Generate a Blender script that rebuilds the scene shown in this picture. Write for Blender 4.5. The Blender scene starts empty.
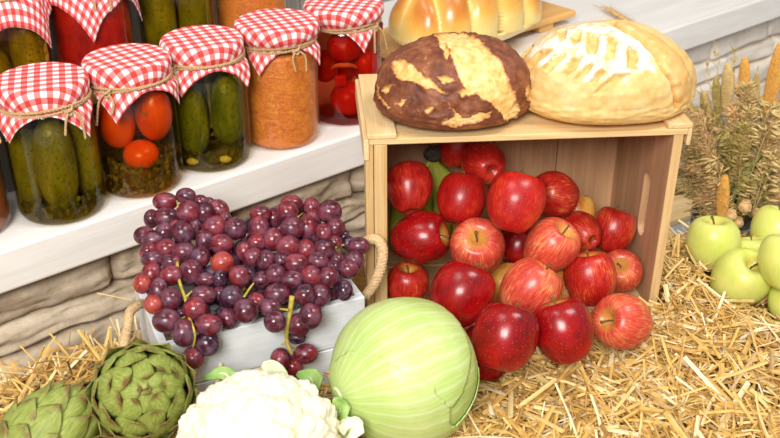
import bpy, bmesh, math, random
import numpy as np
from mathutils import Vector, Matrix, Quaternion, noise

random.seed(11)
R = random.uniform
V = Vector
COL = bpy.context.scene.collection
PI = math.pi

# ------------------------------------------------------------------ camera
FPX = 980.0
TH = math.radians(29)
S, C = math.sin(TH), math.cos(TH)
H = 0.66
CAMP = V((0, 0, H))
RT, UP, FW = V((1, 0, 0)), V((0, S, C)), V((0, C, -S))


def ray(px, py):
    a, b = (px - 390) / FPX, (py - 219) / FPX
    return V((a, C - b * S, -(S + b * C)))


def onz(px, py, z):
    d = ray(px, py)
    return CAMP + d * ((z - H) / d.z)


def ony(px, py, y):
    d = ray(px, py)
    return CAMP + d * (y / d.y)


def onplane(px, py, p, n):
    d = ray(px, py)
    return CAMP + d * ((p - CAMP).dot(n) / d.dot(n))


def px_of(p):
    q = p - CAMP
    dep = q.dot(FW)
    return 390 + FPX * q.x / dep, 219 - FPX * q.dot(UP) / dep, dep


def camdir(r, u, w):
    return (RT * r + UP * u - FW * w).normalized()


cam = bpy.data.cameras.new('camera')
cam.sensor_width = 36
cam.lens = FPX * 36 / 780
cam.clip_start = 0.05
cam.dof.use_dof = True
cam.dof.focus_distance = 1.07
cam.dof.aperture_fstop = 9
co = bpy.data.objects.new('camera', cam)
COL.objects.link(co)
co.location = CAMP
co.rotation_euler = (PI / 2 - TH, 0, 0)
bpy.context.scene.camera = co


# ------------------------------------------------------------------ object helpers
def mesh(name, vs, fs, mats, smooth=True, uv=None, col=None, midx=None):
    me = bpy.data.meshes.new(name)
    me.from_pydata([tuple(v) for v in vs], [], [tuple(f) for f in fs])
    for m in (mats if isinstance(mats, (list, tuple)) else [mats]):
        me.materials.append(m)
    if midx:
        me.polygons.foreach_set('material_index', midx)
    me.polygons.foreach_set('use_smooth', [smooth] * len(me.polygons))
    if uv:
        l = me.uv_layers.new(name='UVMap')
        for lp in me.loops:
            l.data[lp.index].uv = uv[lp.vertex_index]
    if col:
        a = me.color_attributes.new('mask', 'FLOAT_COLOR', 'POINT')
        for i, c in enumerate(col):
            a.data[i].color = (c[0], c[1], c[2], 1)
    me.update()
    return me


def obj(name, me, parent=None, loc=None, rot=None, scale=None):
    o = bpy.data.objects.new(name, me)
    COL.objects.link(o)
    if parent:
        o.parent = parent
    if loc is not None:
        o.location = loc
    if rot is not None:
        o.rotation_mode = 'QUATERNION'
        o.rotation_quaternion = rot
    if scale is not None:
        o.scale = (scale,) * 3 if isinstance(scale, (int, float)) else scale
    return o


def tag(o, label=None, cat=None, group=None, kind=None):
    if label: o['label'] = label
    if cat: o['category'] = cat
    if group: o['group'] = group
    if kind: o['kind'] = kind
    return o


def empty(name, loc, rz=0.0):
    o = bpy.data.objects.new(name, None)
    COL.objects.link(o)
    o.empty_display_size = 0.02
    o.location = loc
    o.rotation_euler = (0, 0, rz)
    return o


class MB:
    def __init__(self):
        self.v, self.f, self.m = [], [], []

    def add(self, vs, fs, mi=0):
        b = len(self.v)
        self.v.extend(vs)
        self.f.extend([tuple(b + i for i in f) for f in fs])
        self.m.extend([mi] * len(fs))

    def box(self, lo, hi, mi=0, M=None):
        x0, y0, z0 = lo
        x1, y1, z1 = hi
        vs = [V(p) for p in ((x0, y0, z0), (x1, y0, z0), (x1, y1, z0), (x0, y1, z0), (x0, y0, z1), (x1, y0, z1), (x1, y1, z1), (x0, y1, z1))]
        if M: vs = [M @ v for v in vs]
        self.add(vs, [(0, 3, 2, 1), (4, 5, 6, 7), (0, 1, 5, 4), (1, 2, 6, 5), (2, 3, 7, 6), (3, 0, 4, 7)], mi)

    def tube(self, pts, rad, n=8, mi=0, cap=True):
        pts = [V(p) for p in pts]
        k = len(pts)
        rr = rad if callable(rad) else (lambda s: rad)
        vs, fs = [], []
        t0 = (pts[1] - pts[0]).normalized()
        u = t0.orthogonal().normalized()
        for i, p in enumerate(pts):
            t = (pts[min(i + 1, k - 1)] - pts[max(i - 1, 0)]).normalized()
            u = (u - t * u.dot(t)).normalized()
            w = t.cross(u)
            r = rr(i / (k - 1))
            for j in range(n):
                a = 2 * PI * j / n
                vs.append(p + (u * math.cos(a) + w * math.sin(a)) * r)
        for i in range(k - 1):
            for j in range(n):
                fs.append((i * n + j, i * n + (j + 1) % n, (i + 1) * n + (j + 1) % n, (i + 1) * n + j))
        if cap:
            fs.append(tuple(range(n - 1, -1, -1)))
            fs.append(tuple((k - 1) * n + j for j in range(n)))
        self.add(vs, fs, mi)

    def rope(self, pts, r, turns, n=6, strands=3, mi=0):
        pts = resample(pts, max(24, int(turns * 8)))
        k = len(pts)
        t0 = (pts[1] - pts[0]).normalized()
        u = t0.orthogonal().normalized()
        fr = []
        for i, p in enumerate(pts):
            t = (pts[min(i + 1, k - 1)] - pts[max(i - 1, 0)]).normalized()
            u = (u - t * u.dot(t)).normalized()
            fr.append((p, u.copy(), t.cross(u)))
        for s in range(strands):
            path = []
            for i, (p, a, b) in enumerate(fr):
                q = 2 * PI * (turns * i / (k - 1) + s / strands)
                path.append(p + (a * math.cos(q) + b * math.sin(q)) * r * 0.5)
            self.tube(path, r * 0.56, n, mi)

    def ell(self, c, ax, M=None, nu=10, nv=6, mi=0):
        vs, fs = sphere_grid(nu, nv)
        out = []
        for v in vs:
            p = V((v.x * ax[0], v.y * ax[1], v.z * ax[2]))
            if M: p = M @ p
            out.append(p + V(c))
        self.add(out, fs, mi)

    def make(self, name, mats, parent=None, smooth=True, loc=None, bevel=0, **k):
        o = obj(name, mesh(name, self.v, self.f, mats, smooth, midx=self.m, **k), parent, loc)
        if bevel:
            b = o.modifiers.new('b', 'BEVEL')
            b.width = bevel
            b.segments = 2
            b.limit_method = 'ANGLE'
            b.angle_limit = math.radians(50)
        return o


def resample(pts, n):
    """Catmull-Rom through pts, n points"""
    p = [V(q) for q in pts]
    p = [p[0] * 2 - p[1]] + p + [p[-1] * 2 - p[-2]]
    segs = len(p) - 3
    out = []
    for i in range(n):
        s = i / (n - 1) * segs
        k = min(int(s), segs - 1)
        t = s - k
        a, b, c, d = p[k:k + 4]
        out.append(0.5 * ((2 * b) + (c - a) * t + (2 * a - 5 * b + 4 * c - d) * t * t + (3 * b - a - 3 * c + d) * t ** 3))
    return out


_sg = {}


def sphere_grid(nu, nv):
    if (nu, nv) in _sg:
        return _sg[(nu, nv)]
    vs = [V((0, 0, 1))]
    for i in range(1, nv):
        a = PI * i / nv
        for j in range(nu):
            b = 2 * PI * j / nu
            vs.append(V((math.sin(a) * math.cos(b), math.sin(a) * math.sin(b), math.cos(a))))
    vs.append(V((0, 0, -1)))
    fs = []
    for j in range(nu):
        fs.append((0, 1 + j, 1 + (j + 1) % nu))
        for i in range(nv - 2):
            a = 1 + i * nu
            fs.append((a + j, a + nu + j, a + nu + (j + 1) % nu, a + (j + 1) % nu))
        a = 1 + (nv - 2) * nu
        fs.append((a + j, len(vs) - 1, a + (j + 1) % nu))
    _sg[(nu, nv)] = (vs, fs)
    return vs, fs


def lathe(prof, n=40):
    """prof: list of (r,z); r may be 0 at the ends"""
    vs, fs = [], []
    for r, z in prof:
        for j in range(n):
            a = 2 * PI * j / n
            vs.append(V((r * math.cos(a), r * math.sin(a), z)))
    for i in range(len(prof) - 1):
        for j in range(n):
            fs.append((i * n + j, i * n + (j + 1) % n, (i + 1) * n + (j + 1) % n, (i + 1) * n + j))
    return vs, fs


def ico(sub):
    bm = bmesh.new()
    bmesh.ops.create_icosphere(bm, subdivisions=sub, radius=1)
    vs = [v.co.copy() for v in bm.verts]
    fs = [tuple(v.index for v in f.verts) for f in bm.faces]
    bm.free()
    return vs, fs


def sstep(a, b, x):
    t = min(1, max(0, (x - a) / (b - a)))
    return t * t * (3 - 2 * t)


# ------------------------------------------------------------------ material helpers
class Mat:
    def __init__(self, name, rough=0.6, spec=0.5, coat=0.0, sss=0.0, sssr=(1, .4, .2), ssss=0.005, trans=0.0):
        self.m = bpy.data.materials.new(name)
        self.m.use_nodes = True
        self.t = self.m.node_tree
        self.b = self.t.nodes['Principled BSDF']
        self.b.inputs['Roughness'].default_value = rough
        self.b.inputs['Specular IOR Level'].default_value = spec
        self.b.inputs['Coat Weight'].default_value = coat
        self.b.inputs['Coat Roughness'].default_value = 0.12
        if sss:
            self.b.inputs['Subsurface Weight'].default_value = sss
            self.b.inputs['Subsurface Radius'].default_value = sssr
            self.b.inputs['Subsurface Scale'].default_value = ssss
        self._co = None

    def n(self, t, **k):
        x = self.t.nodes.new(t)
        for a, b in k.items():
            setattr(x, a, b)
        return x

    def l(self, a, b):
        self.t.links.new(a, b)

    def co(self, kind='Object', scale=(1, 1, 1), loc=(0, 0, 0), rot=(0, 0, 0), rnd=False):
        if self._co is None:
            self._co = self.n('ShaderNodeTexCoord')
        m = self.n('ShaderNodeMapping')
        m.inputs['Scale'].default_value = scale
        m.inputs['Location'].default_value = loc
        m.inputs['Rotation'].default_value = rot
        self.l(self._co.outputs[kind], m.inputs['Vector'])
        if rnd:
            oi = self.n('ShaderNodeObjectInfo')
            mu = self.math('MULTIPLY', oi.outputs['Random'], 37.0)
            self.l(mu, m.inputs['Location'])
        return m.outputs['Vector']

    def noise(self, vec, scale, detail=3, rough=0.55, dist=0.0):
        x = self.n('ShaderNodeTexNoise')
        x.inputs['Scale'].default_value = scale
        x.inputs['Detail'].default_value = detail
        x.inputs['Roughness'].default_value = rough
        x.inputs['Distortion'].default_value = dist
        self.l(vec, x.inputs['Vector'])
        return x.outputs['Fac']

    def voro(self, vec, scale, out='Distance', feature='F1', rand=1.0):
        x = self.n('ShaderNodeTexVoronoi', feature=feature)
        x.inputs['Scale'].default_value = scale
        x.inputs['Randomness'].default_value = rand
        self.l(vec, x.inputs['Vector'])
        return x.outputs[out]

    def ramp(self, fac, stops, interp='LINEAR'):
        x = self.n('ShaderNodeValToRGB')
        x.color_ramp.interpolation = interp
        e = x.color_ramp.elements
        while len(e) < len(stops):
            e.new(0.5)
        for q, (p, c) in zip(e, stops):
            q.position = p
            if isinstance(c, (int, float)): c = (c, c, c)
            q.color = (*c, 1)
        self.l(fac, x.inputs['Fac'])
        return x.outputs['Color']

    def _set(self, sock, v):
        if hasattr(v, 'node'):
            self.l(v, sock)
        elif isinstance(v, (tuple, list)):
            sock.default_value = (*v, 1) if len(v) == 3 else v
        else:
            sock.default_value = v

    def mix(self, f, a, b, mode='MIX'):
        x = self.n('ShaderNodeMix', data_type='RGBA', blend_type=mode)
        self._set(x.inputs[0], f)
        self._set(x.inputs[6], a)
        self._set(x.inputs[7], b)
        return x.outputs[2]

    def math(self, op, a, b=0.0, c=0.0):
        x = self.n('ShaderNodeMath', operation=op)
        self._set(x.inputs[0], a)
        self._set(x.inputs[1], b)
        self._set(x.inputs[2], c)
        return x.outputs[0]

    def sep(self, vec):
        x = self.n('ShaderNodeSeparateXYZ')
        self.l(vec, x.inputs[0])
        return x.outputs

    def comb(self, x, y, z):
        c = self.n('ShaderNodeCombineXYZ')
        for i, q in enumerate((x, y, z)):
            self._set(c.inputs[i], q)
        return c.outputs[0]

    def attr(self, name='mask'):
        a = self.n('ShaderNodeAttribute', attribute_name=name)
        s = self.n('ShaderNodeSeparateColor')
        self.l(a.outputs['Color'], s.inputs[0])
        return s.outputs

    def island(self):
        return self.n('ShaderNodeNewGeometry').outputs['Random Per Island']

    def objrnd(self):
        return self.n('ShaderNodeObjectInfo').outputs['Random']

    def color(self, c):
        self._set(self.b.inputs['Base Color'], c)
        return self

    def rough(self, r):
        self._set(self.b.inputs['Roughness'], r)
        return self

    def bump(self, h, strength=0.5, dist=0.002):
        x = self.n('ShaderNodeBump')
        x.inputs['Strength'].default_value = strength
        x.inputs['Distance'].default_value = dist
        self.l(h, x.inputs['Height'])
        self.l(x.outputs[0], self.b.inputs['Normal'])
        return self


def srgb(r, g, b):
    f = lambda c: (c / 255 / 12.92) if c / 255 <= 0.04045 else ((c / 255 + 0.055) / 1.055) ** 2.4
    return (f(r), f(g), f(b))


def simple(name, c1, c2, scale=60, rough=0.6, bump=0.2, **k):
    m = Mat(name, rough, **k)
    n = m.noise(m.co(rnd=True), scale, 4)
    m.color(m.ramp(n, [(0.3, c1), (0.7, c2)]))
    if bump: m.bump(n, bump, 0.001)
    return m.m


def wood(name, dark, light, axis=0, scale=9.0, rough=0.55, stretch=14.0, bump=0.12):
    m = Mat(name, rough, 0.3)
    sc = [stretch] * 3
    sc[axis] = 1.0
    v = m.co(scale=sc, rnd=True)
    n1 = m.noise(v, scale * 0.5, 5, 0.6, 0.6)
    sc2 = [60.0] * 3
    sc2[axis] = 2.0
    n2 = m.noise(m.co(scale=sc2, rnd=True), scale, 2, 0.5)
    mid = tuple((a + b) / 2 for a, b in zip(dark, light))
    c = m.ramp(n1, [(0.28, dark), (0.5, mid), (0.68, light)])
    c = m.mix(0.25, c, m.ramp(n2, [(0.35, dark), (0.65, light)]))
    m.color(c)
    m.bump(n2, bump, 0.0008)
    return m.m


# ------------------------------------------------------------------ materials
pine = wood('pale_pine_x', srgb(206, 164, 104), srgb(240, 212, 160), 0)
pine_y = wood('pale_pine_y', srgb(206, 164, 104), srgb(242, 216, 168), 1)
pine_z = wood('pale_pine_z', srgb(196, 152, 94), srgb(236, 206, 152), 2)
ply = wood('brown_plywood', srgb(170, 128, 92), srgb(210, 168, 128), 2, 7)
white_wood = wood('white_painted_wood', srgb(206, 212, 216), srgb(240, 242, 244), 0, 10, 0.5, 9)
shelf_wood = wood('whitewashed_shelf', srgb(226, 220, 212), srgb(246, 243, 239), 0, 7, 0.45, 10, .06)
strip_wood = wood('raw_brown_strip', srgb(150, 116, 76), srgb(186, 150, 104), 0)
board_wood = wood('honey_board', srgb(206, 150, 82), srgb(236, 188, 118), 0)
grey_wood = wood('grey_weathered_boards', srgb(120, 116, 112), srgb(172, 168, 162), 2, 8)

# stone
m = Mat('stacked_stone', 0.85, 0.25)
isl = m.island()
v = m.co()
n1 = m.noise(m.co(scale=(1, 1, 2.2)), 14, 6, 0.62, 0.5)
n2 = m.noise(v, 90, 4, 0.6)
base = m.ramp(isl, [(0.0, srgb(170, 142, 106)), (0.3, srgb(204, 184, 152)), (0.6, srgb(184, 164, 134)), (0.85, srgb(222, 206, 180)), (1.0, srgb(196, 164, 120))])
var = m.ramp(n1, [(0.3, srgb(138, 118, 94)), (0.5, srgb(214, 202, 184)), (0.72, srgb(236, 228, 216))])
c = m.mix(0.5, base, var)
c = m.mix(1.0, c, (.88, .83, .75), 'MULTIPLY')
m.color(m.mix(0.25, c, m.ramp(n2, [(0.3, srgb(120, 108, 92)), (0.7, srgb(226, 216, 202))])))
m.bump(m.mix(0.35, n1, n2), 0.55, 0.004)
stone = m.m
m = Mat('pale_stacked_stone', 0.8, 0.25)
n1 = m.noise(m.co(), 12, 5, 0.6, 0.4)
n2 = m.noise(m.co(), 70, 4, 0.6)
c = m.ramp(m.island(), [(0.0, srgb(226, 214, 198)), (0.4, srgb(240, 232, 222)), (0.7, srgb(220, 206, 188)), (1.0, srgb(236, 222, 204))])
c = m.mix(0.45, c, m.ramp(n1, [(0.3, srgb(196, 180, 160)), (0.55, srgb(238, 230, 220)), (0.75, srgb(248, 244, 238))]))
m.color(c)
m.bump(m.mix(0.4, n1, n2), 0.3, 0.003)
stone_pale = m.m

m = Mat('grey_floor', 0.7, 0.3)
n1 = m.noise(m.co(scale=(1, 4, 1)), 9, 6, 0.6)
m.color(m.ramp(n1, [(0.3, srgb(150, 152, 154)), (0.7, srgb(190, 192, 194))]))
floor_m = m.m

# straw
m = Mat('straw_stalks', 0.5, 0.4)
isl = m.island()
c = m.ramp(isl, [(0.0, srgb(168, 118, 44)), (0.2, srgb(206, 160, 74)), (0.42, srgb(222, 184, 98)), (0.62, srgb(194, 146, 66)), (0.78, srgb(234, 206, 134)), (0.92, srgb(246, 232, 198)), (1.0, srgb(146, 98, 40))])
n1 = m.noise(m.co(), 120, 2)
m.color(m.mix(0.25, c, m.ramp(n1, [(0.3, srgb(180, 130, 60)), (0.7, srgb(250, 226, 160))])))
straw_m = m.m
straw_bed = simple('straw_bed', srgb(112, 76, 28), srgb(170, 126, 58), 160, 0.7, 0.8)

# gingham cloth
m = Mat('red_gingham', 0.85, 0.15)
uv = m.co('UV', scale=(1 / 0.0122,) * 3)
s = m.sep(uv)


def stripe(ch):
    w = m.math('FRACT', ch)
    return m.math('GREATER_THAN', w, 0.5)


a, b = stripe(s[0]), stripe(s[1])
both = m.math('MULTIPLY', m.math('ADD', a, b), 0.5)
c = m.ramp(both, [(0.0, srgb(246, 238, 240)), (0.5, srgb(234, 122, 118)), (1.0, srgb(206, 26, 20))], 'LINEAR')
fib = m.noise(m.co('UV', scale=(900, 900, 1)), 1.0, 2)
c = m.mix(0.07, c, m.ramp(fib, [(0.3, srgb(200, 70, 60)), (0.6, (1, 1, 1))]))
m.color(c)
m.bump(fib, 0.15, 0.0004)
gingham = m.m

twine_m = simple('jute_twine', srgb(166, 128, 82), srgb(222, 190, 142), 900, 0.9, 0.4)
rope_m = simple('jute_rope', srgb(180, 142, 96), srgb(226, 196, 150), 500, 0.9, 0.5)

# glass: clear, thin
g = bpy.data.materials.new('jar_glass')
g.use_nodes = True
t = g.node_tree
t.nodes.clear()
o_ = t.nodes.new('ShaderNodeOutputMaterial')
mx = t.nodes.new('ShaderNodeMixShader')
tr = t.nodes.new('ShaderNodeBsdfTransparent')
tr.inputs[0].default_value = (0.98, 0.985, 0.975, 1)
gl = t.nodes.new('ShaderNodeBsdfGlossy')
gl.inputs['Roughness'].default_value = 0.03
lw = t.nodes.new('ShaderNodeLayerWeight')
lw.inputs[0].default_value = 0.5
pw = t.nodes.new('ShaderNodeMath')
pw.operation = 'POWER'
pw.inputs[1].default_value = 4.0
t.links.new(lw.outputs['Facing'], pw.inputs[0])
ma = t.nodes.new('ShaderNodeMath')
ma.operation = 'MULTIPLY_ADD'
ma.inputs[1].default_value = 0.75
ma.inputs[2].default_value = 0.04
t.links.new(pw.outputs[0], ma.inputs[0])
t.links.new(ma.outputs[0], mx.inputs[0])
t.links.new(tr.outputs[0], mx.inputs[1])
t.links.new(gl.outputs[0], mx.inputs[2])
t.links.new(mx.outputs[0], o_.inputs[0])
glass = g


def brine(name, colr):
    g = bpy.data.materials.new(name)
    g.use_nodes = True
    t = g.node_tree
    t.nodes.clear()
    o_ = t.nodes.new('ShaderNodeOutputMaterial')
    tr = t.nodes.new('ShaderNodeBsdfTransparent')
    tr.inputs[0].default_value = (*colr, 1)
    t.links.new(tr.outputs[0], o_.inputs[0])
    return g


brine_green = brine('olive_brine', (0.66, 0.58, 0.24))
brine_red = brine('red_brine', (0.72, 0.26, 0.16))
brine_amber = brine('amber_brine', (0.82, 0.62, 0.34))


def pickle_mat(name, c1, c2, c3):
    m = Mat(name, 0.35, 0.5)
    v = m.co(rnd=True)
    n1 = m.noise(m.co(scale=(1, 1, 0.35), rnd=True), 55, 4)
    vo = m.voro(v, 210)
    c = m.ramp(n1, [(0.3, c1), (0.52, c2), (0.72, c3)])
    c = m.mix(m.ramp(vo, [(0.1, 0.7), (0.4, 0.0)]), c, tuple(q * 0.45 for q in c1))
    m.color(c)
    m.bump(vo, 0.35, 0.0015)
    return m.m


pickle_m = pickle_mat('olive_pickle', srgb(104, 108, 30), srgb(146, 142, 46), srgb(178, 164, 64))
pickle_d = pickle_mat('green_pickle', srgb(88, 104, 28), srgb(128, 140, 44), srgb(168, 168, 66))
pepper_m = pickle_mat('yellow_pepper', srgb(132, 118, 30), srgb(190, 156, 44), srgb(214, 182, 72))
tomato_m = simple('preserved_tomato', srgb(214, 62, 14), srgb(240, 104, 28), 40, 0.3, 0.05)
tomato_r = simple('red_tomato', srgb(204, 34, 16), srgb(232, 62, 28), 40, 0.3, 0.05)
garlic_m = simple('garlic', srgb(222, 196, 130), srgb(246, 228, 176), 60, 0.4, 0.1)
herb_m = simple('dill_leaves', srgb(62, 66, 14), srgb(140, 130, 40), 150, 0.6, 0.3)
sauce_m = simple('tomato_sauce', srgb(126, 10, 6), srgb(176, 26, 14), 70, 0.35, 0.3)
brown_m = simple('brown_preserve', srgb(98, 44, 18), srgb(150, 76, 36), 60, 0.4, 0.2)
m = Mat('orange_relish', 0.4, 0.5)
v = m.co(scale=(1, 1, 1.6), rnd=True)
n1 = m.noise(v, 60, 5, 0.65, 1.2)
n2 = m.noise(v, 240, 3, 0.6, 1.5)
c = m.ramp(n1, [(0.25, srgb(160, 58, 8)), (0.45, srgb(212, 94, 14)), (0.6, srgb(226, 124, 30)), (0.8, srgb(244, 180, 76))])
m.color(m.mix(0.35, c, m.ramp(n2, [(0.3, srgb(190, 84, 16)), (0.7, srgb(250, 190, 90))])))
m.bump(n2, 0.7, 0.002)
relish_m = m.m


# apples
def apple_mat(name, ground, blush, deep, lo, hi, streak=0.5, dots=0.5, rough=0.33):
    m = Mat(name, rough, 0.45, coat=0.1)
    rnd = m.objrnd()
    off = m.math('MULTIPLY', rnd, 31.0)
    s = m.sep(m.co())
    ln = m.math('SQRT', m.math('ADD', m.math('MULTIPLY', s[0], s[0]), m.math('ADD', m.math('MULTIPLY', s[1], s[1]), 0.012)))
    ux, uy = m.math('DIVIDE', s[0], ln), m.math('DIVIDE', s[1], ln)
    vec = m.comb(m.math('ADD', m.math('MULTIPLY', ux, 11.0), off), m.math('MULTIPLY', uy, 11.0), m.math('MULTIPLY', s[2], 1.9))
    st = m.noise(vec, 1.5, 6, 0.7, 0.4)
    vec2 = m.comb(m.math('ADD', s[0], off), s[1], s[2])
    big = m.noise(vec2, 1.1, 3, 0.55)
    f = m.math('ADD', m.math('MULTIPLY', st, streak), m.math('MULTIPLY', big, 1.0 - streak))
    c = m.ramp(f, [(lo, ground), ((lo + hi) / 2, blush), (hi, deep)])
    # yellowish cavity round the stem
    cav = m.math('MULTIPLY', m.ramp(s[2], [(0.55, 0.0), (0.72, 1.0)]), m.ramp(ln, [(0.14, 1.0), (0.5, 0.0)]))
    c = m.mix(m.math('MULTIPLY', cav, 0.75), c, srgb(206, 176, 74))
    vo = m.voro(m.comb(m.math('ADD', s[0], off), s[1], s[2]), 11)
    c = m.mix(m.math('MULTIPLY', m.ramp(vo, [(0.06, 1.0), (0.14, 0.0)]), dots), c, srgb(246, 206, 150))
    m.color(c)
    m.bump(st, 0.03, 0.01)
    return m.m


ap_red = apple_mat('red_apple_skin', srgb(220, 96, 44), srgb(184, 28, 22), srgb(142, 12, 16), 0.28, 0.62, 0.5, 0.4)
ap_dark = apple_mat('dark_red_apple_skin', srgb(184, 20, 20), srgb(150, 10, 14), srgb(98, 6, 12), 0.3, 0.66, 0.4, 0.3, 0.26)
ap_str = apple_mat('striped_apple_skin', srgb(232, 156, 80), srgb(196, 46, 30), srgb(150, 16, 18), 0.31, 0.58, 0.6, 0.35)
ap_pink = apple_mat('pink_apple_skin', srgb(236, 172, 108), srgb(206, 78, 56), srgb(168, 32, 34), 0.34, 0.66, 0.62, 0.55)
ap_yel = apple_mat('yellow_blush_apple_skin', srgb(240, 196, 92), srgb(232, 140, 64), srgb(206, 72, 44), 0.42, 0.68, 0.5, 0.3)
ap_grn = apple_mat('green_apple_skin', srgb(226, 226, 136), srgb(212, 218, 110), srgb(196, 208, 90), 0.3, 0.7, 0.3, 0.25)
stem_m = simple('brown_stem', srgb(82, 58, 30), srgb(132, 102, 56), 300, 0.8, 0.3)


# grapes
def grape_mat(name, c1, c2, c3, bloom=0.35):
    m = Mat(name, 0.22, 0.5, sss=0.15, sssr=(1, .2, .15), ssss=0.004)
    v = m.co(rnd=True)
    n1 = m.noise(v, 0.9, 3)
    n2 = m.noise(v, 1.2, 4, 0.6, 0.4)
    c = m.ramp(n1, [(0.3, c1), (0.5, c2), (0.7, c3)])
    bl = m.ramp(n2, [(0.42, 0.0), (0.75, bloom)])
    c = m.mix(bl, c, srgb(168, 134, 160))
    m.color(c)
    m.rough(m.ramp(n2, [(0.4, 0.16), (0.75, 0.45)]))
    return m.m


gr_purple = grape_mat('purple_grape', srgb(46, 14, 26), srgb(82, 26, 38), srgb(116, 42, 52), 0.34)
gr_red = grape_mat('red_grape', srgb(72, 14, 24), srgb(108, 28, 36), srgb(146, 48, 50), 0.32)
gr_dark = grape_mat('dark_grape', srgb(26, 8, 22), srgb(46, 16, 34), srgb(74, 26, 46), 0.38)
gr_lite = grape_mat('light_red_grape', srgb(134, 34, 28), srgb(164, 58, 42), srgb(190, 88, 62), 0.2)
gstem_m = simple('grape_stem', srgb(150, 140, 48), srgb(206, 176, 78), 200, 0.6, 0.2)

# cabbage
m = Mat('cabbage_leaf', 0.36, 0.4, sss=0.12, sssr=(.5, 1, .3), ssss=0.01)
s = m.sep(m.co())
ang = m.math('ARCTAN2', s[1], s[0])
nz = m.noise(m.co(), 16, 4)
n3 = m.noise(m.co(), 45, 4)
aw = m.math('ADD', m.math('MULTIPLY', ang, 4.6), m.math('MULTIPLY', nz, 1.5))
tri = m.math('ABSOLUTE', m.math('SUBTRACT', m.math('FRACT', aw), 0.5))
vein = m.ramp(tri, [(0.0, 1.0), (0.11, 0.35), (0.26, 0.0)])
aw2 = m.math('ADD', m.math('MULTIPLY', ang, 13.0), m.math('MULTIPLY', nz, 5.0))
tri2 = m.math('ABSOLUTE', m.math('SUBTRACT', m.math('FRACT', aw2), 0.5))
vein2 = m.ramp(tri2, [(0.0, 0.55), (0.2, 0.0)])
zf = m.ramp(m.math('MULTIPLY', s[2], 7.0), [(0.0, 0.35), (0.35, 0.75), (0.55, 1.0)])
vv = m.math('MAXIMUM', vein, vein2)
base = m.ramp(nz, [(0.25, srgb(158, 192, 92)), (0.5, srgb(182, 208, 116)), (0.75, srgb(204, 220, 146))])
m.color(m.mix(m.math('MULTIPLY', vv, 0.38), base, srgb(232, 238, 200)))
m.bump(m.mix(0.6, vv, n3), 0.14, 0.003)
cab_m = m.m
leaf_g = simple('cauliflower_leaf', srgb(106, 148, 60), srgb(168, 196, 112), 40, 0.5, 0.3)
leaf_rib = simple('pale_leaf_rib', srgb(206, 220, 170), srgb(232, 238, 206), 40, 0.5, 0.2)
m = Mat('cauliflower_curd', 0.75, 0.2, sss=0.25, sssr=(1, .85, .6), ssss=0.006)
n1 = m.noise(m.co(), 22, 3)
n2 = m.noise(m.co(), 420, 3)
at = m.attr()
c = m.ramp(n1, [(0.3, srgb(240, 234, 214)), (0.66, srgb(236, 226, 194)), (0.78, srgb(218, 192, 130))])
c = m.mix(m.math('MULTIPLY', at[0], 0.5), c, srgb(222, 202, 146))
m.color(c)
m.bump(n2, 0.3, 0.0012)
curd_m = m.m

# artichoke
m = Mat('artichoke_bract', 0.5, 0.35, sss=0.05, sssr=(.5, 1, .3), ssss=0.005)
uvs = m.sep(m.co('UV'))
n1 = m.noise(m.co('UV', scale=(7, 1.3, 1), rnd=True), 3.0, 4, 0.6)
n2 = m.noise(m.co(rnd=True), 60, 4, 0.6)
c = m.ramp(n1, [(0.3, srgb(112, 128, 52)), (0.55, srgb(146, 156, 74)), (0.75, srgb(174, 180, 102))])
tipf = m.ramp(m.math('ADD', uvs[1], m.math('MULTIPLY', m.math('SUBTRACT', n2, 0.5), 0.9)), [(0.80, 0.0), (1.04, 0.85)])
c = m.mix(tipf, c, srgb(112, 72, 44))
ed = m.math('ABSOLUTE', m.math('SUBTRACT', uvs[0], 0.5))
c = m.mix(m.ramp(m.math('ADD', ed, m.math('MULTIPLY', n2, 0.12)), [(0.56, 0.0), (0.62, 0.4)]), c, srgb(140, 112, 62))
m.color(c)
m.bump(n1, 0.25, 0.002)
art_m = m.m

# breads
m = Mat('dark_crust', 0.5, 0.4)
at = m.attr()
v = m.co()
n1 = m.noise(v, 45, 5, 0.65)
n2 = m.noise(v, 160, 5, 0.7)
dark = m.ramp(n1, [(0.28, srgb(80, 38, 20)), (0.5, srgb(124, 68, 42)), (0.7, srgb(166, 104, 66))])
gold = m.ramp(m.mix(0.5, n1, n2), [(0.3, srgb(196, 126, 52)), (0.48, srgb(234, 186, 108)), (0.66, srgb(252, 230, 178))])
edge = m.math('ADD', at[0], m.math('MULTIPLY', m.math('SUBTRACT', n2, 0.5), 0.7))
gold = m.mix(m.ramp(at[0], [(0.55, 0.75), (0.98, 0.0)]), gold, srgb(176, 104, 42))
c = m.mix(m.ramp(edge, [(0.34, 0.0), (0.6, 1.0)]), dark, gold)
fl = m.ramp(m.math('ADD', n2, m.math('MULTIPLY', n1, 0.25)), [(0.72, 0.0), (0.84, 0.5)])
m.color(m.mix(fl, c, srgb(206, 160, 120)))
m.bump(m.mix(0.6, n1, n2), 0.5, 0.003)
crust_d = m.m

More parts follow.
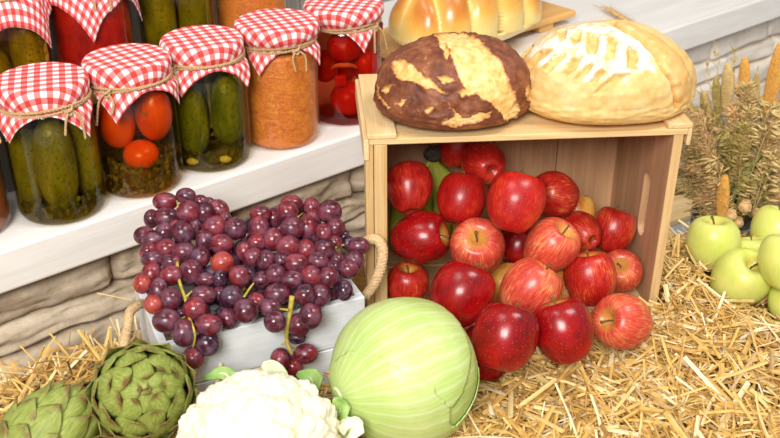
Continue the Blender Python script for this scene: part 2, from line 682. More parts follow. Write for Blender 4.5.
m = Mat('pale_crust', 0.6, 0.3)
at = m.attr()
v = m.co()
n1 = m.noise(v, 30, 5, 0.6)
n2 = m.noise(v, 170, 4, 0.7)
n3 = m.noise(v, 75, 4, 0.6)
gold = m.ramp(m.mix(0.3, n1, n2), [(0.3, srgb(206, 158, 88)), (0.5, srgb(226, 190, 122)), (0.68, srgb(236, 212, 156))])
toast = m.ramp(n3, [(0.3, srgb(186, 112, 40)), (0.7, srgb(230, 168, 84))])
c = m.mix(m.math('MULTIPLY', at[2], 0.8), gold, toast)
flo = m.ramp(m.math('ADD', at[0], m.math('MULTIPLY', m.math('SUBTRACT', n3, 0.5), 1.5)), [(0.38, 0.0), (0.72, 0.82)])
c = m.mix(flo, c, srgb(250, 246, 240))
sp = m.ramp(n2, [(0.62, 0.0), (0.72, 0.55)])
c = m.mix(sp, c, srgb(250, 240, 220))
c = m.mix(m.ramp(at[1], [(0.35, 0.0), (0.65, 1.0)]), c, m.ramp(n3, [(0.3, srgb(206, 150, 72)), (0.7, srgb(236, 204, 140))]))
m.color(c)
m.bump(n2, 0.2, 0.001)
crust_w = m.m

m = Mat('glazed_braid', 0.3, 0.5, coat=0.3)
at = m.attr()
n1 = m.noise(m.co(), 38, 4)
f = m.math('ADD', at[0], m.math('MULTIPLY', m.math('SUBTRACT', n1, 0.5), 0.5))
m.color(m.ramp(f, [(0.08, srgb(248, 220, 140)), (0.48, srgb(238, 182, 84)), (0.92, srgb(204, 124, 44))]))
m.bump(n1, 0.15, 0.003)
braid_m = m.m

# dried flowers
dry_gold = simple('golden_seed_head', srgb(204, 146, 58), srgb(236, 184, 94), 260, 0.8, 0.6)
dry_pale = simple('pale_seed_head', srgb(186, 158, 96), srgb(224, 198, 138), 260, 0.8, 0.6)
dry_tan = simple('tan_grass', srgb(190, 146, 88), srgb(238, 202, 146), 200, 0.8, 0.2)
dry_olive = simple('olive_grass', srgb(158, 140, 72), srgb(206, 186, 108), 200, 0.8, 0.2)
dry_green = simple('green_dried_leaf', srgb(92, 112, 58), srgb(146, 160, 92), 120, 0.7, 0.2)
vase_m = simple('grey_pot', srgb(120, 116, 112), srgb(166, 160, 152), 60, 0.7, 0.2)
banana_m = simple('green_banana', srgb(122, 140, 40), srgb(186, 182, 66), 40, 0.5, 0.1)
crown_m = simple('dark_banana_crown', srgb(38, 32, 26), srgb(86, 76, 60), 120, 0.8, 0.5)

# ------------------------------------------------------------------ setting
SO = V((-0.418, 0.901, 0))               # a point on the shelf's front edge
SU = V((0.769, 0.639, 0)).normalized()   # along the shelf
SN = V((-SU.y, SU.x, 0))                 # into the shelf
SANG = math.atan2(SU.y, SU.x)
ST = 0.12


def sh(a, p, z):
    return SO + SU * a + SN * p + V((0, 0, z))


def frontdist(x, y):
    return -((V((x, y, 0)) - SO).dot(SN))


FZ = -0.13
MB_ = MB()
MB_.box((-2.5, -1.2, FZ - 0.05), (3.5, 3.5, FZ))
tag(MB_.make('floor', floor_m, smooth=False), kind='structure')

# stacked stone wall under the shelf
mb = MB()
random.seed(5)
z = FZ
courses = [0.048, 0.050, 0.042, 0.054]
for ci, ch in enumerate(courses):
    a = -0.5 - R(0, 0.2)
    z1 = z + ch
    if ci == len(courses) - 1: z1 = 0.062
    while a < 2.0:
        ln = R(0.16, 0.34)
        pr = R(0.018, 0.030)
        pale = a > 0.62
        if pale: ln = R(0.12, 0.2)
        rg_ = 0.3 if pale else 1.0
        tilt = R(-0.006, 0.006)
        nx, nz_ = 26, 12
        vs, fs = [], []
        sd = R(0, 100)
        for i in range(nx + 1):
            for k in range(nz_ + 1):
                u, w = i / nx, k / nz_
                aa = a + 0.0012 + (ln - 0.0024) * u
                dzb = 0.011 * noise.noise(V((aa * 4.5, ci * 7.3, 1.5))) if ci > 0 else 0
                dzt = 0.011 * noise.noise(V((aa * 4.5, (ci + 1) * 7.3, 1.5))) if ci < len(courses) - 1 else 0
                zz = z + dzb + 0.0010 + (z1 + dzt - z - dzb - 0.002) * w
                e = min(u * ln, (1 - u) * ln, w * (z1 - z), (1 - w) * (z1 - z))
                d = pr + 0.012 * (1 - sstep(0, 0.0065, e)) + tilt * (w - .5)
                q = V((aa * 16 + sd, zz * 34, sd))
                d += rg_ * (0.009 * noise.fractal(q, 0.8, 2.1, 4) + 0.006 * abs(noise.noise(q * 0.6))) + rg_ * .003 * (noise.noise(V((aa * 6, zz * 150, sd))) > .1)
                zz += 0.004 * noise.noise(V((aa * 9, ci, 3.0))) * (1 if 0 < k < nz_ else .3)
                vs.append(sh(aa, min(.05, max(0.013, d)), zz))
        for i in range(nx):
            for k in range(nz_):
                q = i * (nz_ + 1) + k
                fs.append((q, q + nz_ + 1, q + nz_ + 2, q + 1))
        # sides back into the wall
        n0 = len(vs)
        rim = [i * (nz_ + 1) for i in range(nx + 1)] + [nx * (nz_ + 1) + k for k in range(1, nz_ + 1)] + \
              [i * (nz_ + 1) + nz_ for i in range(nx - 1, -1, -1)] + [k for k in range(nz_ - 1, 0, -1)]
        for r_ in rim:
            p = vs[r_]
            pd = (p - SO).dot(SN)
            vs.append(p + SN * (0.06 - pd))
        for j in range(len(rim)):
            k2 = (j + 1) % len(rim)
            fs.append((rim[j], n0 + j, n0 + k2, rim[k2]))
        mb.add(vs, fs, 1 if pale else 0)
        a += ln
    z = z1
M4 = Matrix.Translation(SO) @ Matrix.Rotation(SANG, 4, 'Z')
mb.box((-0.7, 0.055, FZ), (2.2, 0.12, 0.062), 0, M4)
tag(mb.make('wall_left', [stone, stone_pale], smooth=True), kind='structure')

# shelf board on the wall
rt = empty('shelf', SO, SANG)
tag(rt, 'long white-washed wooden shelf board on top of the stone wall', 'shelf')
mb = MB()
mb.box((-0.7, 0, 0.069), (2.2, 0.45, ST))
mb.make('board', shelf_wood, rt, False, bevel=0.003)
mb = MB()
mb.box((-0.7, 0.012, 0.0625), (2.2, 0.45, 0.0688))
tag(mb.make('underside_strip', strip_wood, rt, False), 'thin raw brown strip under the white board')

# boards behind the shelf
mb = MB()
x = -0.7
while x < 0.62:
    w = R(0.07, 0.1)
    mb.box((x + 0.001, 0.29, ST + .0005), (x + w - 0.001, 0.305, 0.75), 0, M4)
    x += w
tag(mb.make('wall_back', grey_wood, smooth=False), kind='structure')

# riser for the second row of jars
rz = 0.202
rt = empty('display_step', sh(0, 0, ST + .0005), SANG)
tag(rt, 'grey wooden step carrying the rear row of jars on the shelf', 'step')
mb = MB()
mb.box((-0.35, 0.130, 0.0), (0.30, 0.140, rz - ST - 0.0125))
mb.make('front_board', grey_wood, rt, False)
mb = MB()
mb.box((-0.35, 0.130, rz - ST - 0.012), (0.30, 0.284, rz - ST - .0005))
mb.make('top_board', grey_wood, rt, False, bevel=.001)


# ------------------------------------------------------------------ straw
def bump(x, y, cx, cy, r):
    return math.exp(-((x - cx) ** 2 + (y - cy) ** 2) / (r * r))


def ground(x, y):
    s = frontdist(x, y)
    z = -0.105 * (1 - sstep(-0.015, 0.125, s)) if x < 0.25 else 0.0
    if x >= -0.1:
        e = 1.165 - y
        zb = -0.12 * (1 - sstep(0.0, 0.05, e))
        if x < 0.25:
            zb = min(zb, 0)
        z = min(z, zb)
    z += 0.03 * bump(x, y, -0.30, 0.66, 0.11)
    z += 0.012 * bump(x, y, -0.115, 0.65, 0.08)
    z += 0.022 * bump(x, y, 0.375, 1.0, 0.06)
    z += 0.004 * noise.noise(V((x * 14, y * 14, 2)))
    return z


WC = 0.08                     # white crate rim height
wFL, wFR = onz(160, 347, WC), onz(365, 297, WC)
wX = (wFR - wFL)
WCW = wX.length
wX.normalize()
wY = V((-wX.y, wX.x, 0))
WCD, WCH = 0.137, 0.112
wANG = math.atan2(wX.y, wX.x)
cFL = V((-0.0222, 0.941, 0))  # apple crate, front left bottom
cANG = math.radians(4.6)
cX = V((math.cos(cANG), math.sin(cANG), 0))
cY = V((-cX.y, cX.x, 0))
CW, CD, CH = 0.339, 0.178, 0.2415


def inwhite(x, y, m=0.0):
    d = V((x, y, 0)) - V((wFL.x, wFL.y, 0))
    return -m < d.dot(wX) < WCW + m and -m < d.dot(wY) < WCD + m


def incrate(x, y, m=0.0):
    d = V((x, y, 0)) - cFL
    return -m < d.dot(cX) < CW + m and -m < d.dot(cY) < CD + m


mb = MB()

def stalk(p, d, ln, w, bend, mi=0):
    d = d.normalized()
    sd = d.cross(V((0, 0, 1)))
    if sd.length < 0.1: sd = d.cross(V((0, 1, 0)))
    sd.normalize()
    q = Quaternion(d, R(0, PI) if random.random() < .35 else R(-.6, .6))
    sd = q @ sd
    up = sd.cross(d).normalized()
    ring = []
    th = w * R(0.25, 0.7)
    for k, s in enumerate((-0.5, 0.0, 0.5)):
        c = p + d * ln * s + up * (bend * (0.25 - s * s)) * ln
        ring += [c + sd * w / 2, c + up * th / 2, c - sd * w / 2, c - up * th / 2]
    fs = []
    for k in range(2):
        for j in range(4):
            fs.append((k * 4 + j, k * 4 + (j + 1) % 4, k * 4 + 4 + (j + 1) % 4, k * 4 + 4 + j))
    fs += [(3, 2, 1, 0), (8, 9, 10, 11)]
    mb.add(ring, fs, mi)


# ------------------------------------------------------------------ apple crate
def rect_hole(w, h, hole, th):
    """panel in local y(depth 0..w), z(0..h); hole outline; thickness along x"""
    bm = bmesh.new()
    outer = [bm.verts.new((0, *p)) for p in ((0, 0), (w, 0), (w, h), (0, h))]
    inner = [bm.verts.new((0, *p)) for p in hole]
    es = []
    for lp in (outer, inner):
        for i in range(len(lp)):
            es.append(bm.edges.new((lp[i], lp[(i + 1) % len(lp)])))
    bmesh.ops.triangle_fill(bm, use_beauty=True, edges=es)
    g = bmesh.ops.extrude_face_region(bm, geom=bm.faces[:])
    for e in g['geom']:
        if isinstance(e, bmesh.types.BMVert):
            e.co.x += th
    bmesh.ops.recalc_face_normals(bm, faces=bm.faces[:])
    bm.verts.index_update()
    vs = [v.co.copy() for v in bm.verts]
    fs = [tuple(v.index for v in f.verts) for f in bm.faces]
    bm.free()
    return vs, fs


crate = empty('wooden_crate', cFL + V((0, 0, -0.006)), cANG)
tag(crate, 'pale pine crate lying on its side on the straw, open front filled with apples', 'crate')
slot = []
for k in range(17):
    a = -PI / 2 + PI * k / 16
    slot.append((0.060 + 0.0085 * math.sin(a + PI / 2) * 1.0, 0.0))
slot = []
for k in range(12):
    a = PI * k / 11
    slot.append((0.058 + 0.0115 * math.cos(a), 0.140 + 0.0115 * math.sin(a)))
for k in range(12):
    a = PI + PI * k / 11
    slot.append((0.058 + 0.0115 * math.cos(a), 0.080 + 0.0115 * math.sin(a)))
HB = CH - 0.007
PT = 0.010
for nm, xx, lab in (('side_panel', CW - PT, 'right side panel with an oval hand hole'), ('side_panel', 0.006, 'left side panel')):
    vs, fs = rect_hole(CD, HB - 0.008, slot, PT)
    b = MB()
    b.add([v + V((xx, 0, 0.008)) for v in vs], fs)
    tag(b.make(nm, ply, crate, False), lab)
# pale edge strips at the mouth
b = MB(); b.box((CW - PT - .0002, -0.003, 0.008), (CW + .0002, -0.0002, HB)); b.make('edge_strip', pine_z, crate, False, bevel=.0008)
b = MB(); b.box((0.005, -0.004, 0.008), (0.019, -0.0002, HB)); b.make('edge_strip', pine_z, crate, False, bevel=.0008)
b = MB(); b.box((-0.004, -0.002, 0.0), (0.0045, CD * 0.16, HB)); b.make('corner_post', pine_z, crate, False, bevel=.001)
# back boards
nb = 4
for k in range(nb):
    wz = (CW - 0.012) / nb
    b = MB(); b.box((0.006 + wz * k + .0006, CD + .0003, 0.004), (0.006 + wz * (k + 1) - .0006, CD + 0.008, HB)); b.make('back_board', ply, crate, False)
# top slats along x, seen from above
ns = 3
for k in range(ns):
    d0, d1 = k * CD / ns + (-.004 if k == 0 else .002), (k + 1) * CD / ns - .002
    b = MB(); b.box((0.0, d0, HB + .0002), (CW + .004, d1, CH)); b.make('top_slat', pine, crate, False, bevel=.0012)
    b = MB(); b.box((0.0, d0, 0.0), (CW, d1, 0.0072)); b.make('bottom_slat', pine, crate, False, bevel=.0012)
# cleats on top at either end
b = MB(); b.box((-0.002, -0.005, CH + .0002), (0.029, CD - .004, CH + 0.006)); b.make('cleat', pine_y, crate, False, bevel=.0012)
b = MB(); b.box((CW - 0.018, -0.003, CH + .0002), (CW + 0.009, CD + .004, CH + 0.006)); b.make('cleat', pine_y, crate, False, bevel=.0012)
b = MB(); b.box((CW + .0042, -0.003, CH - 0.020), (CW + 0.009, CD + .004, CH)); b.make('outer_batten', pine_y, crate, False, bevel=.0012)
b = MB(); b.box((-0.006, -0.005, CH - 0.024), (-0.0002, CD - .004, CH)); b.make('outer_batten', pine_y, crate, False, bevel=.0012)


# ------------------------------------------------------------------ apples
def apple_mesh(name, seed, taper):
    rg = random.Random(seed)
    prof = []
    n = 30
    pts = [(0.0, 0.52), (0.06, 0.53), (0.14, 0.60), (0.24, 0.715), (0.36, 0.80), (0.50, 0.842), (0.64, 0.82), (0.80, 0.70), (0.92, 0.50), (0.985, 0.25), (1.0, 0.0),
           (0.97, -0.25), (0.89, -0.5), (0.76, -0.71), (0.60, -0.855), (0.45, -0.915), (0.32, -0.905), (0.20, -0.84), (0.1, -0.78), (0.0, -0.765)]
    pp = resample([V((a, 0, b)) for a, b in pts], 44)
    vs, fs = lathe([(max(0, p.x), p.z) for p in pp], 36)
    ph = rg.uniform(0, 6)
    out = []
    for v in vs:
        a = math.atan2(v.y, v.x)
        low = sstep(0.2, -0.9, v.z) if v.z < 0.2 else 0
        low = max(0, min(1, (0.2 - v.z) / 1.1))
        top = max(0, (v.z - 0.4) / 0.45)
        k = 1 - taper * max(0, -v.z) * 0.22 + 0.035 * low * math.cos(5 * a + ph) + 0.02 * top * math.cos(3 * a + ph) + 0.02 * math.cos(a + ph)
        k -= 0.02
        z = (v.z + .03) * (1 + 0.03 * math.cos(a - ph) * (1 if v.z > 0 else -1)) * 1.10
        out.append(V((v.x * k, v.y * k, z)))
    return out, fs


AM = [apple_mesh('apple', s, t) for s, t in ((1, .3), (2, .7), (3, 1.1), (4, .5))]
_acache = {}


def apple_data(shape, mat):
    k = (shape, mat.name)
    if k not in _acache:
        _acache[k] = mesh('apple', *AM[shape], mat)
    return _acache[k]


b = MB()
b.tube(resample([(0, 0, .58), (0.02, 0, .76), (0.06, .02, .94), (0.13, .03, 1.12)], 8), lambda s: 0.032 + 0.03 * (s - .35) ** 2 + (.02 if s > .9 else 0), 7)
STEM = mesh('stem', b.v, b.f, stem_m)
b = MB()
for k in range(5):
    a = 2 * PI * k / 5
    b.tube([(0.03 * math.cos(a), 0.03 * math.sin(a), -.83), (0.09 * math.cos(a), 0.09 * math.sin(a), -.89), (0.13 * math.cos(a), 0.13 * math.sin(a), -.955)], lambda s: 0.032 * (1 - s * .9), 5)
b.ell((0, 0, -.82), (.06, .06, .04))
CALYX = mesh('calyx', b.v, b.f, stem_m)


def add_apple(p, r, d, mat, shape, label, group, stem=True):
    q = V((0, 0, 1)).rotation_difference(d)
    q = q @ Quaternion((0, 0, 1), R(0, 6.28))
    o = obj('apple', apple_data(shape, mat), None, p, q, r)
    tag(o, label, 'apple', group)
    if stem: obj('stem', STEM, o)
    obj('calyx', CALYX, o)
    return o


RED = [  # px, py, width, height, y guess, stem direction (right, up, toward), material, shape, label
    (409.5, 188.8, 47, 55, 1.00, (-.05, .9, -.35), ap_str, 2, 'tall red apple with yellow stripes in the upper left corner of the crate'),
    (457, 146, 44, 42, 1.055, (0, .9, .1), ap_red, 0, 'red apple highest in the crate, cut off by its top board'),
    (484, 164, 47, 45, 1.035, (-.25, .35, -.9), ap_str, 1, 'red apple with its greenish blossom end facing out, below the bread'),
    (462, 200, 52, 49, 1.00, (.15, .9, -.08), ap_red, 0, 'plain red apple right of the yellow-striped one'),
    (516, 203, 54, 60, .985, (.25, .9, -.1), ap_red, 1, 'large bright red speckled apple at the upper middle of the heap'),
    (555.6, 195, 44, 50, 1.03, (-.75, .1, .5), ap_str, 1, 'red apple with a stem pointing left, at the top right of the heap'),
    (420, 238, 56, 52, .965, (.9, .15, .35), ap_dark, 3, 'dark red apple with its stem pointing right, against the left crate side'),
    (477, 248, 55, 56, .96, (-.08, .4, .9), ap_pink, 0, 'pinkish striped apple with its stem facing the viewer'),
    (518, 245, 42, 42, 1.02, (.2, .9, -.2), ap_dark, 0, 'deep red apple mostly hidden behind the pink ones in the middle'),
    (550.4, 247.7, 54, 52, .955, (.5, .65, .5), ap_pink, 1, 'pink streaked apple with a stem at its upper right, mid heap'),
    (580, 234, 46, 44, 1.01, (-.4, .25, -.85), ap_str, 2, 'red apple showing a yellow blossom end on the right of the heap'),
    (613, 230.5, 43, 45, 1.04, (.25, .9, .1), ap_str, 0, 'topmost red apple beside the right crate side'),
    (590, 279, 54, 52, .94, (-.1, .85, .15), ap_str, 3, 'red streaked apple resting above the pale pink one at right'),
    (621, 272.5, 42, 46, .99, (-.2, .4, .85), ap_pink, 2, 'small pink apple with visible stem tucked in the lower right crate corner'),
    (530, 290, 57, 57, .91, (.55, .75, .2), ap_pink, 0, 'large pinkish red apple at the centre front of the heap'),
    (408, 286, 46, 42, .955, (0, .85, .45), ap_str, 1, 'yellow and red apple in the lower left, just above the cabbage'),
    (461, 295, 62, 61, .905, (.4, .8, -.08), ap_dark, 3, 'big glossy dark red apple touching the top right of the cabbage'),
    (507, 284, 44, 44, .97, (.75, .05, -.6), ap_yel, 0, 'yellow-orange apple half hidden behind the central pinkish one'),
    (501, 339, 62, 62, .86, (.3, .9, -.05), ap_dark, 0, 'dark red apple lowest in the heap, on the straw beside the cabbage'),
    (563.5, 331, 58, 61, .87, (-.25, .9, -.05), ap_dark, 1, 'dark red apple on the straw in front of the crate, right of the lowest one'),
    (624, 322, 58, 55, .895, (-.75, .15, .6), ap_pink, 3, 'pale pink apple on the straw at the right crate corner, stem pointing left'),
    (567, 296, 40, 40, .98, (.1, .9, -.2), ap_yel, 0, 'orange apple mostly hidden between the front apples of the heap'),
    (576, 214, 40, 40, 1.06, (0, .9, .1), ap_yel, 0, 'yellow apple peeping out behind the top right apples'),
    (486, 353, 50, 50, .905, (.1, .9, .1), ap_dark, 0, 'deep red apple almost hidden behind the lowest one near the cabbage'),
]
ap = []
for e in RED:
    p = ony(e[0], e[1], e[4])
    d = ray(e[0], e[1])
    r = 1.035 * (e[2] + e[3]) / 4 * (p - CAMP).dot(FW) / FPX
    ap.append([p, r, d.normalized()])
cab_c, cab_r = V((0.0145, 0.756, 0.0724)), 0.0735
for it in range(700):
    for i in range(len(ap)):
        for j in range(i):
            d = ap[i][0] - ap[j][0]
            L = d.length
            ov = (ap[i][1] + ap[j][1]) * 1.005 - L
            if ov > 0:
                dn = d / L
                fwd = ap[i][2].dot(dn)
                m_ = dn * 0.12 + (ap[i][2] * (1 if fwd > 0 else -1)) * 0.5
                ap[i][0] = ap[i][0] + m_ * ov * 0.5
                ap[j][0] = ap[j][0] - m_ * ov * 0.5
    for k, a in enumerate(ap):
        p, r = a[0], a[1] * 1.03
        q = p - cFL
        lx, ly, lz = q.dot(cX), q.dot(cY), q.z
        if ly > -r * 0.6:
            if ly + r > CD - .001: ly -= (ly + r - CD + .001)
            if lx - r < 0.0175: lx += (0.0175 - (lx - r))
            if lx + r > CW - PT - .001: lx -= (lx + r - CW + PT + .001)
            if lz + r > HB - 0.001 and ly > -r: lz -= lz + r - HB + .001
            if lz - r < 0.0025: lz += 0.0025 - lz + r
        else:
            if lz - r < -0.001: lz += -0.001 - lz + r
            if lx < CW and ly + r > -0.005 and lz - r < 0.0:
                pass
        p = cFL + cX * lx + cY * ly + V((0, 0, lz))
        d = p - cab_c
        if d.length < r + cab_r + .001: p = cab_c + d.normalized() * (r + cab_r + .001)
        if k == len(ap) and 0: pass
        # drift back onto the sight line
        t_ = (p - CAMP).dot(a[2])
        tgt = CAMP + a[2] * t_
        a[0] = p + (tgt - p) * 0.08
for a, e in zip(ap, RED):
    a[1] *= 0.968
    add_apple(a[0], a[1], camdir(*e[5]), e[6], e[7], e[8], 'red apples spilling from the crate')

GREEN = [(717, 246, 54, 52, (-.05, .9, .35), 'round yellow-green apple with stem, leftmost of the green apples in the straw', 0.0),
         (774, 236, 56, 52, (.1, .9, .2), 'yellow-green apple at the right edge, furthest back under the dried bouquet', 0.0),
         (742, 278, 56, 54, (.2, .5, .6), 'yellow-green apple lying lowest against the straw, second row', 0.0),
         (784, 266, 50, 50, (0, .9, .1), 'yellow-green apple cut by the right edge, middle of three there', 0.03),
         (790, 301, 42, 40, (0, .9, .1), 'yellow-green apple cut by the right edge, nearest the viewer', 0.0),
         (752, 254, 40, 40, (0, .9, .1), 'small yellow-green apple wedged between the larger green ones', 0.0)]
gp = []
for e in GREEN:
    r = (e[2] + e[3]) / 4 * 1.24 / FPX
    p = onz(e[0], e[1], r * 0.93 + 0.004 + e[6])
    gp.append([p, r, ray(e[0], e[1]).normalized()])
gp[5][0] = gp[5][0] + gp[5][2] * 0.02
for it in range(300):
    for i in range(len(gp)):
        for j in range(i):
            d = gp[i][0] - gp[j][0]
            ov = gp[i][1] + gp[j][1] + .0003 - d.length
            if ov > 0:
                dn = d.normalized()
                fwd = gp[i][2].dot(dn)
                m_ = dn * 0.15 + gp[i][2] * (0.4 if fwd > 0 else -0.4)
                gp[i][0] = gp[i][0] + m_ * ov * .5
                gp[j][0] = gp[j][0] - m_ * ov * .5
for a, e in zip(gp, GREEN):
    add_apple(a[0], a[1], camdir(*e[4]), ap_grn, 0 if e[2] > 50 else 1, e[5], 'green apples beside the bouquet')

# bananas standing behind the apples
bc = ony(433, 157, 1.075)
bb = empty('banana_bunch', V((bc.x, bc.y, 0.002)))
tag(bb, 'green banana bunch with dark crown, standing behind apples at the crate upper left', 'bananas')
base = V((bc.x, bc.y, 0.002))
for k, (tx, ty, yy, rr) in enumerate(((398, 262, 1.06, .0125), (421, 268, 1.075, .0125), (441, 270, 1.07, .0125), (455, 250, 1.085, .011))):
    e = ony(tx, ty, yy)
    e.z = max(e.z, 0.022)
    mid = (bc + e) / 2 + V(((-1, -.3, .4, 1)[k] * 0.016, 0.006, 0))
    b = MB()
    b.tube([q - base for q in resample([bc + V((0, 0, -.002)), bc + (mid - bc) * .35, mid, e + (mid - e) * .3, e], 18)], lambda s, rr=rr: rr * min(1, 0.35 + max(0, s - .12) * 3.2) * (1 if s < .85 else max(.25, 1 - (s - .85) * 5)), 9)
    b.make('banana', banana_m, bb)
b = MB()
b.ell(bc - base + V((0, 0, .004)), (.012, .009, .011))
for k in range(7):
    b.tube([bc - base + V((R(-.006, .006), R(-.006, .006), .006)), bc - base + V((R(-.014, .014), R(-.012, .004), R(.012, .02)))], lambda s: .0022 * (1 - s * .7), 5)
b.make('crown', crown_m, bb)

# ------------------------------------------------------------------ white crate with grapes
wb = V((wFL.x, wFL.y, WC - WCH))
wcr = empty('white_crate', wb, wANG)
tag(wcr, 'small white painted wooden crate with rope handles, holding the grapes', 'crate')
TW = 0.0085
hh = WCH / 2
for (z0, z1) in ((0.0, hh - .0012), (hh + .0004, WCH)):
    b = MB(); b.box((0, 0, z0), (WCW, TW, z1)); b.make('front_slat', white_wood, wcr, False, bevel=.0012)
    b = MB(); b.box((0, WCD - TW, z0), (WCW, WCD, z1)); b.make('back_slat', white_wood, wcr, False, bevel=.0012)
for xx in (0.0, WCW - TW):
    b = MB(); b.box((xx, TW + .0003, 0), (xx + TW, WCD - TW - .0003, WCH)); b.make('end_board', white_wood, wcr, False, bevel=.0012)
b = MB(); b.box((TW, TW, 0.001), (WCW - TW, WCD - TW, 0.007)); b.make('base_board', white_wood, wcr, False)
# rope handles
Mw = Matrix.Translation(wb) @ Matrix.Rotation(wANG, 4, 'Z')
Mi = Mw.inverted()
b = MB()
pts = [Mi @ q for q in [ony(x, y, yy) for x, y, yy in ((352, 258, .925), (362, 245, .928), (374, 239, .926), (382, 247, .918), (381, 266, .908), (374, 284, .902), (366, 296, .905))]]
b.rope(pts, 0.0062, 13)
b.make('rope_handle', rope_m, wcr)
b = MB()
pts = [Mi @ q for q in [ony(x, y, yy) for x, y, yy in ((143, 303, .86), (137, 306, .848), (130, 312, .838), (128, 326, .826), (125, 340, .812), (123, 356, .80), (130, 366, .80), (142, 362, .81))]]
b.rope(pts, 0.0052, 12)
b.make('rope_handle', rope_m, wcr)
# straw lining inside crate
mb = MB()
random.seed(8)
for k in range(420):
    p = V((R(.02, WCW - .02), R(.02, WCD - .02), R(.03, .06 if k < 300 else 0.085)))
    a = R(0, 2 * PI)
    d = V((math.cos(a), math.sin(a), R(-.4, .4)))
    ln = R(.015, .035)
    for s_ in (-.5, .5):
        e = p + d.normalized() * ln * s_
        if not (.012 < e.x < WCW - .012 and .012 < e.y < WCD - .012): break
    else:
        stalk(Mw @ p, Mw.to_3x3() @ d, ln, R(.0015, .003), R(-.3, .3))
lin = mb.make('straw_lining', [straw_m], smooth=False)
tag(lin, 'straw bits lining the inside of the white crate under the grapes', 'straw', kind='stuff')

GL = [(155, 73, 98, 66), (245, 48, 75, 58), (308, 72, 55, 45), (345, 75, 40, 30), (390, 105, 78, 70), (95, 148, 55, 70), (160, 142, 105, 75), (255, 118, 85, 90), (325, 122, 80, 85),
      (370, 187, 95, 90), (415, 150, 50, 50), (463, 190, 80, 90), (65, 222, 85, 70), (150, 210, 80, 70), (100, 240, 85, 65), (232, 208, 88, 85), (280, 190, 60, 90), (205, 180, 50, 50),
      (330, 245, 70, 95), (160, 280, 80, 80), (235, 295, 85, 80), (400, 258, 90, 75), (80, 290, 65, 60), (100, 325, 90, 70), (178, 335, 80, 50), (308, 318, 80, 75), (405, 342, 82, 92),
      (270, 380, 95, 90), (480, 290, 75, 80), (515, 220, 50, 70), (95, 390, 88, 80), (178, 398, 90, 80), (480, 340, 60, 60), (480, 400, 80, 80), (330, 415, 80, 50), (395, 410, 60, 60)]
GL = [(130 + a / 4.383, 185 + b_ / 4.383, w / 4.383, h / 4.383) for a, b_, w, h in GL]
G3 = [(55, 60, 65, 75), (125, 90, 75, 100), (178, 128, 85, 90), (320, 110, 105, 70), (103, 150, 70, 70), (445, 120, 90, 95), (285, 170, 90, 95), (160, 222, 110, 95), (235, 275, 90, 110),
      (345, 240, 110, 80), (430, 213, 80, 80), (340, 320, 105, 105), (278, 385, 90, 95), (500, 190, 70, 80), (228, 190, 40, 40), (395, 100, 45, 50)]
GL += [(130 + a / 4.383, 270 + b_ / 4.383, w / 4.383, h / 4.383) for a, b_, w, h in G3]
GR = [(90, 127, 85, 65), (148, 145, 60, 80), (225, 85, 85, 75), (208, 118, 80, 85), (313, 98, 72, 65), (393, 117, 90, 95), (85, 187, 85, 75), (30, 200, 45, 70), (228, 188, 85, 95), (295, 185, 75, 95),
      (322, 145, 65, 60), (418, 188, 70, 75), (365, 212, 65, 75), (73, 252, 65, 65), (145, 238, 85, 95), (210, 268, 90, 85), (290, 285, 75, 80), (370, 278, 75, 85), (415, 250, 45, 50),
      (455, 225, 40, 50), (475, 255, 50, 55), (520, 267, 85, 65), (55, 318, 72, 80), (115, 330, 65, 80), (180, 330, 60, 65), (245, 345, 100, 75), (342, 335, 75, 75), (425, 328, 60, 55),
      (500, 330, 75, 80), (475, 368, 70, 75), (410, 368, 60, 70), (158, 390, 78, 80), (95, 415, 75, 70), (228, 415, 90, 70), (310, 398, 80, 85), (388, 405, 80, 85), (20, 290, 60, 80), (15, 395, 45, 65)]
GR = [(240 + a / 4.379, 185 + b_ / 4.379, w / 4.379, h / 4.379) for a, b_, w, h in GR]
G4 = [(137, 88, 85, 70), (237, 92, 68, 72), (293, 92, 65, 75), (328, 92, 50, 65), (380, 75, 52, 65), (110, 135, 70, 55), (127, 188, 72, 78), (258, 168, 88, 85), (217, 200, 80, 85),
      (208, 245, 62, 44), (240, 306, 82, 72), (147, 328, 68, 85), (194, 355, 65, 80), (20, 150, 75, 80), (60, 118, 60, 60)]
GR += [(240 + a / 3.65, 270 + b_ / 3.65, w / 3.65, h / 3.65) for a, b_, w, h in G4]
wN = -wY
fp = wFL + wN * 0.0155
RIMQ = Quaternion((1, 0, 0), 0)
CAMQ = co.rotation_euler.to_quaternion()


def grape_place(L, zt, rt_, zb, rb):
    out = []
    for (x, y, w, h) in L:
        er = 347 - 0.244 * (x - 160)
        hang = y > er - 5
        if hang:
            p = onplane(x, y, fp, wN)
        else:
            k = min(1.1, max(0, (y - rt_) / (er - 8 - rt_)))
            z = zt + (zb - zt) * (k ** 0.85)
            p = onz(x, y, z)
        sc = (p - CAMP).dot(FW) / FPX
        gs = 1.09 if hang else 1.17
        w, h = gs * (w * .85 + 2.9), gs * (h * .85 + 2.9)
        out.append([p, w / 2 * sc, h / 2 * sc, ray(x, y).normalized(), hang, x, y])
    return out


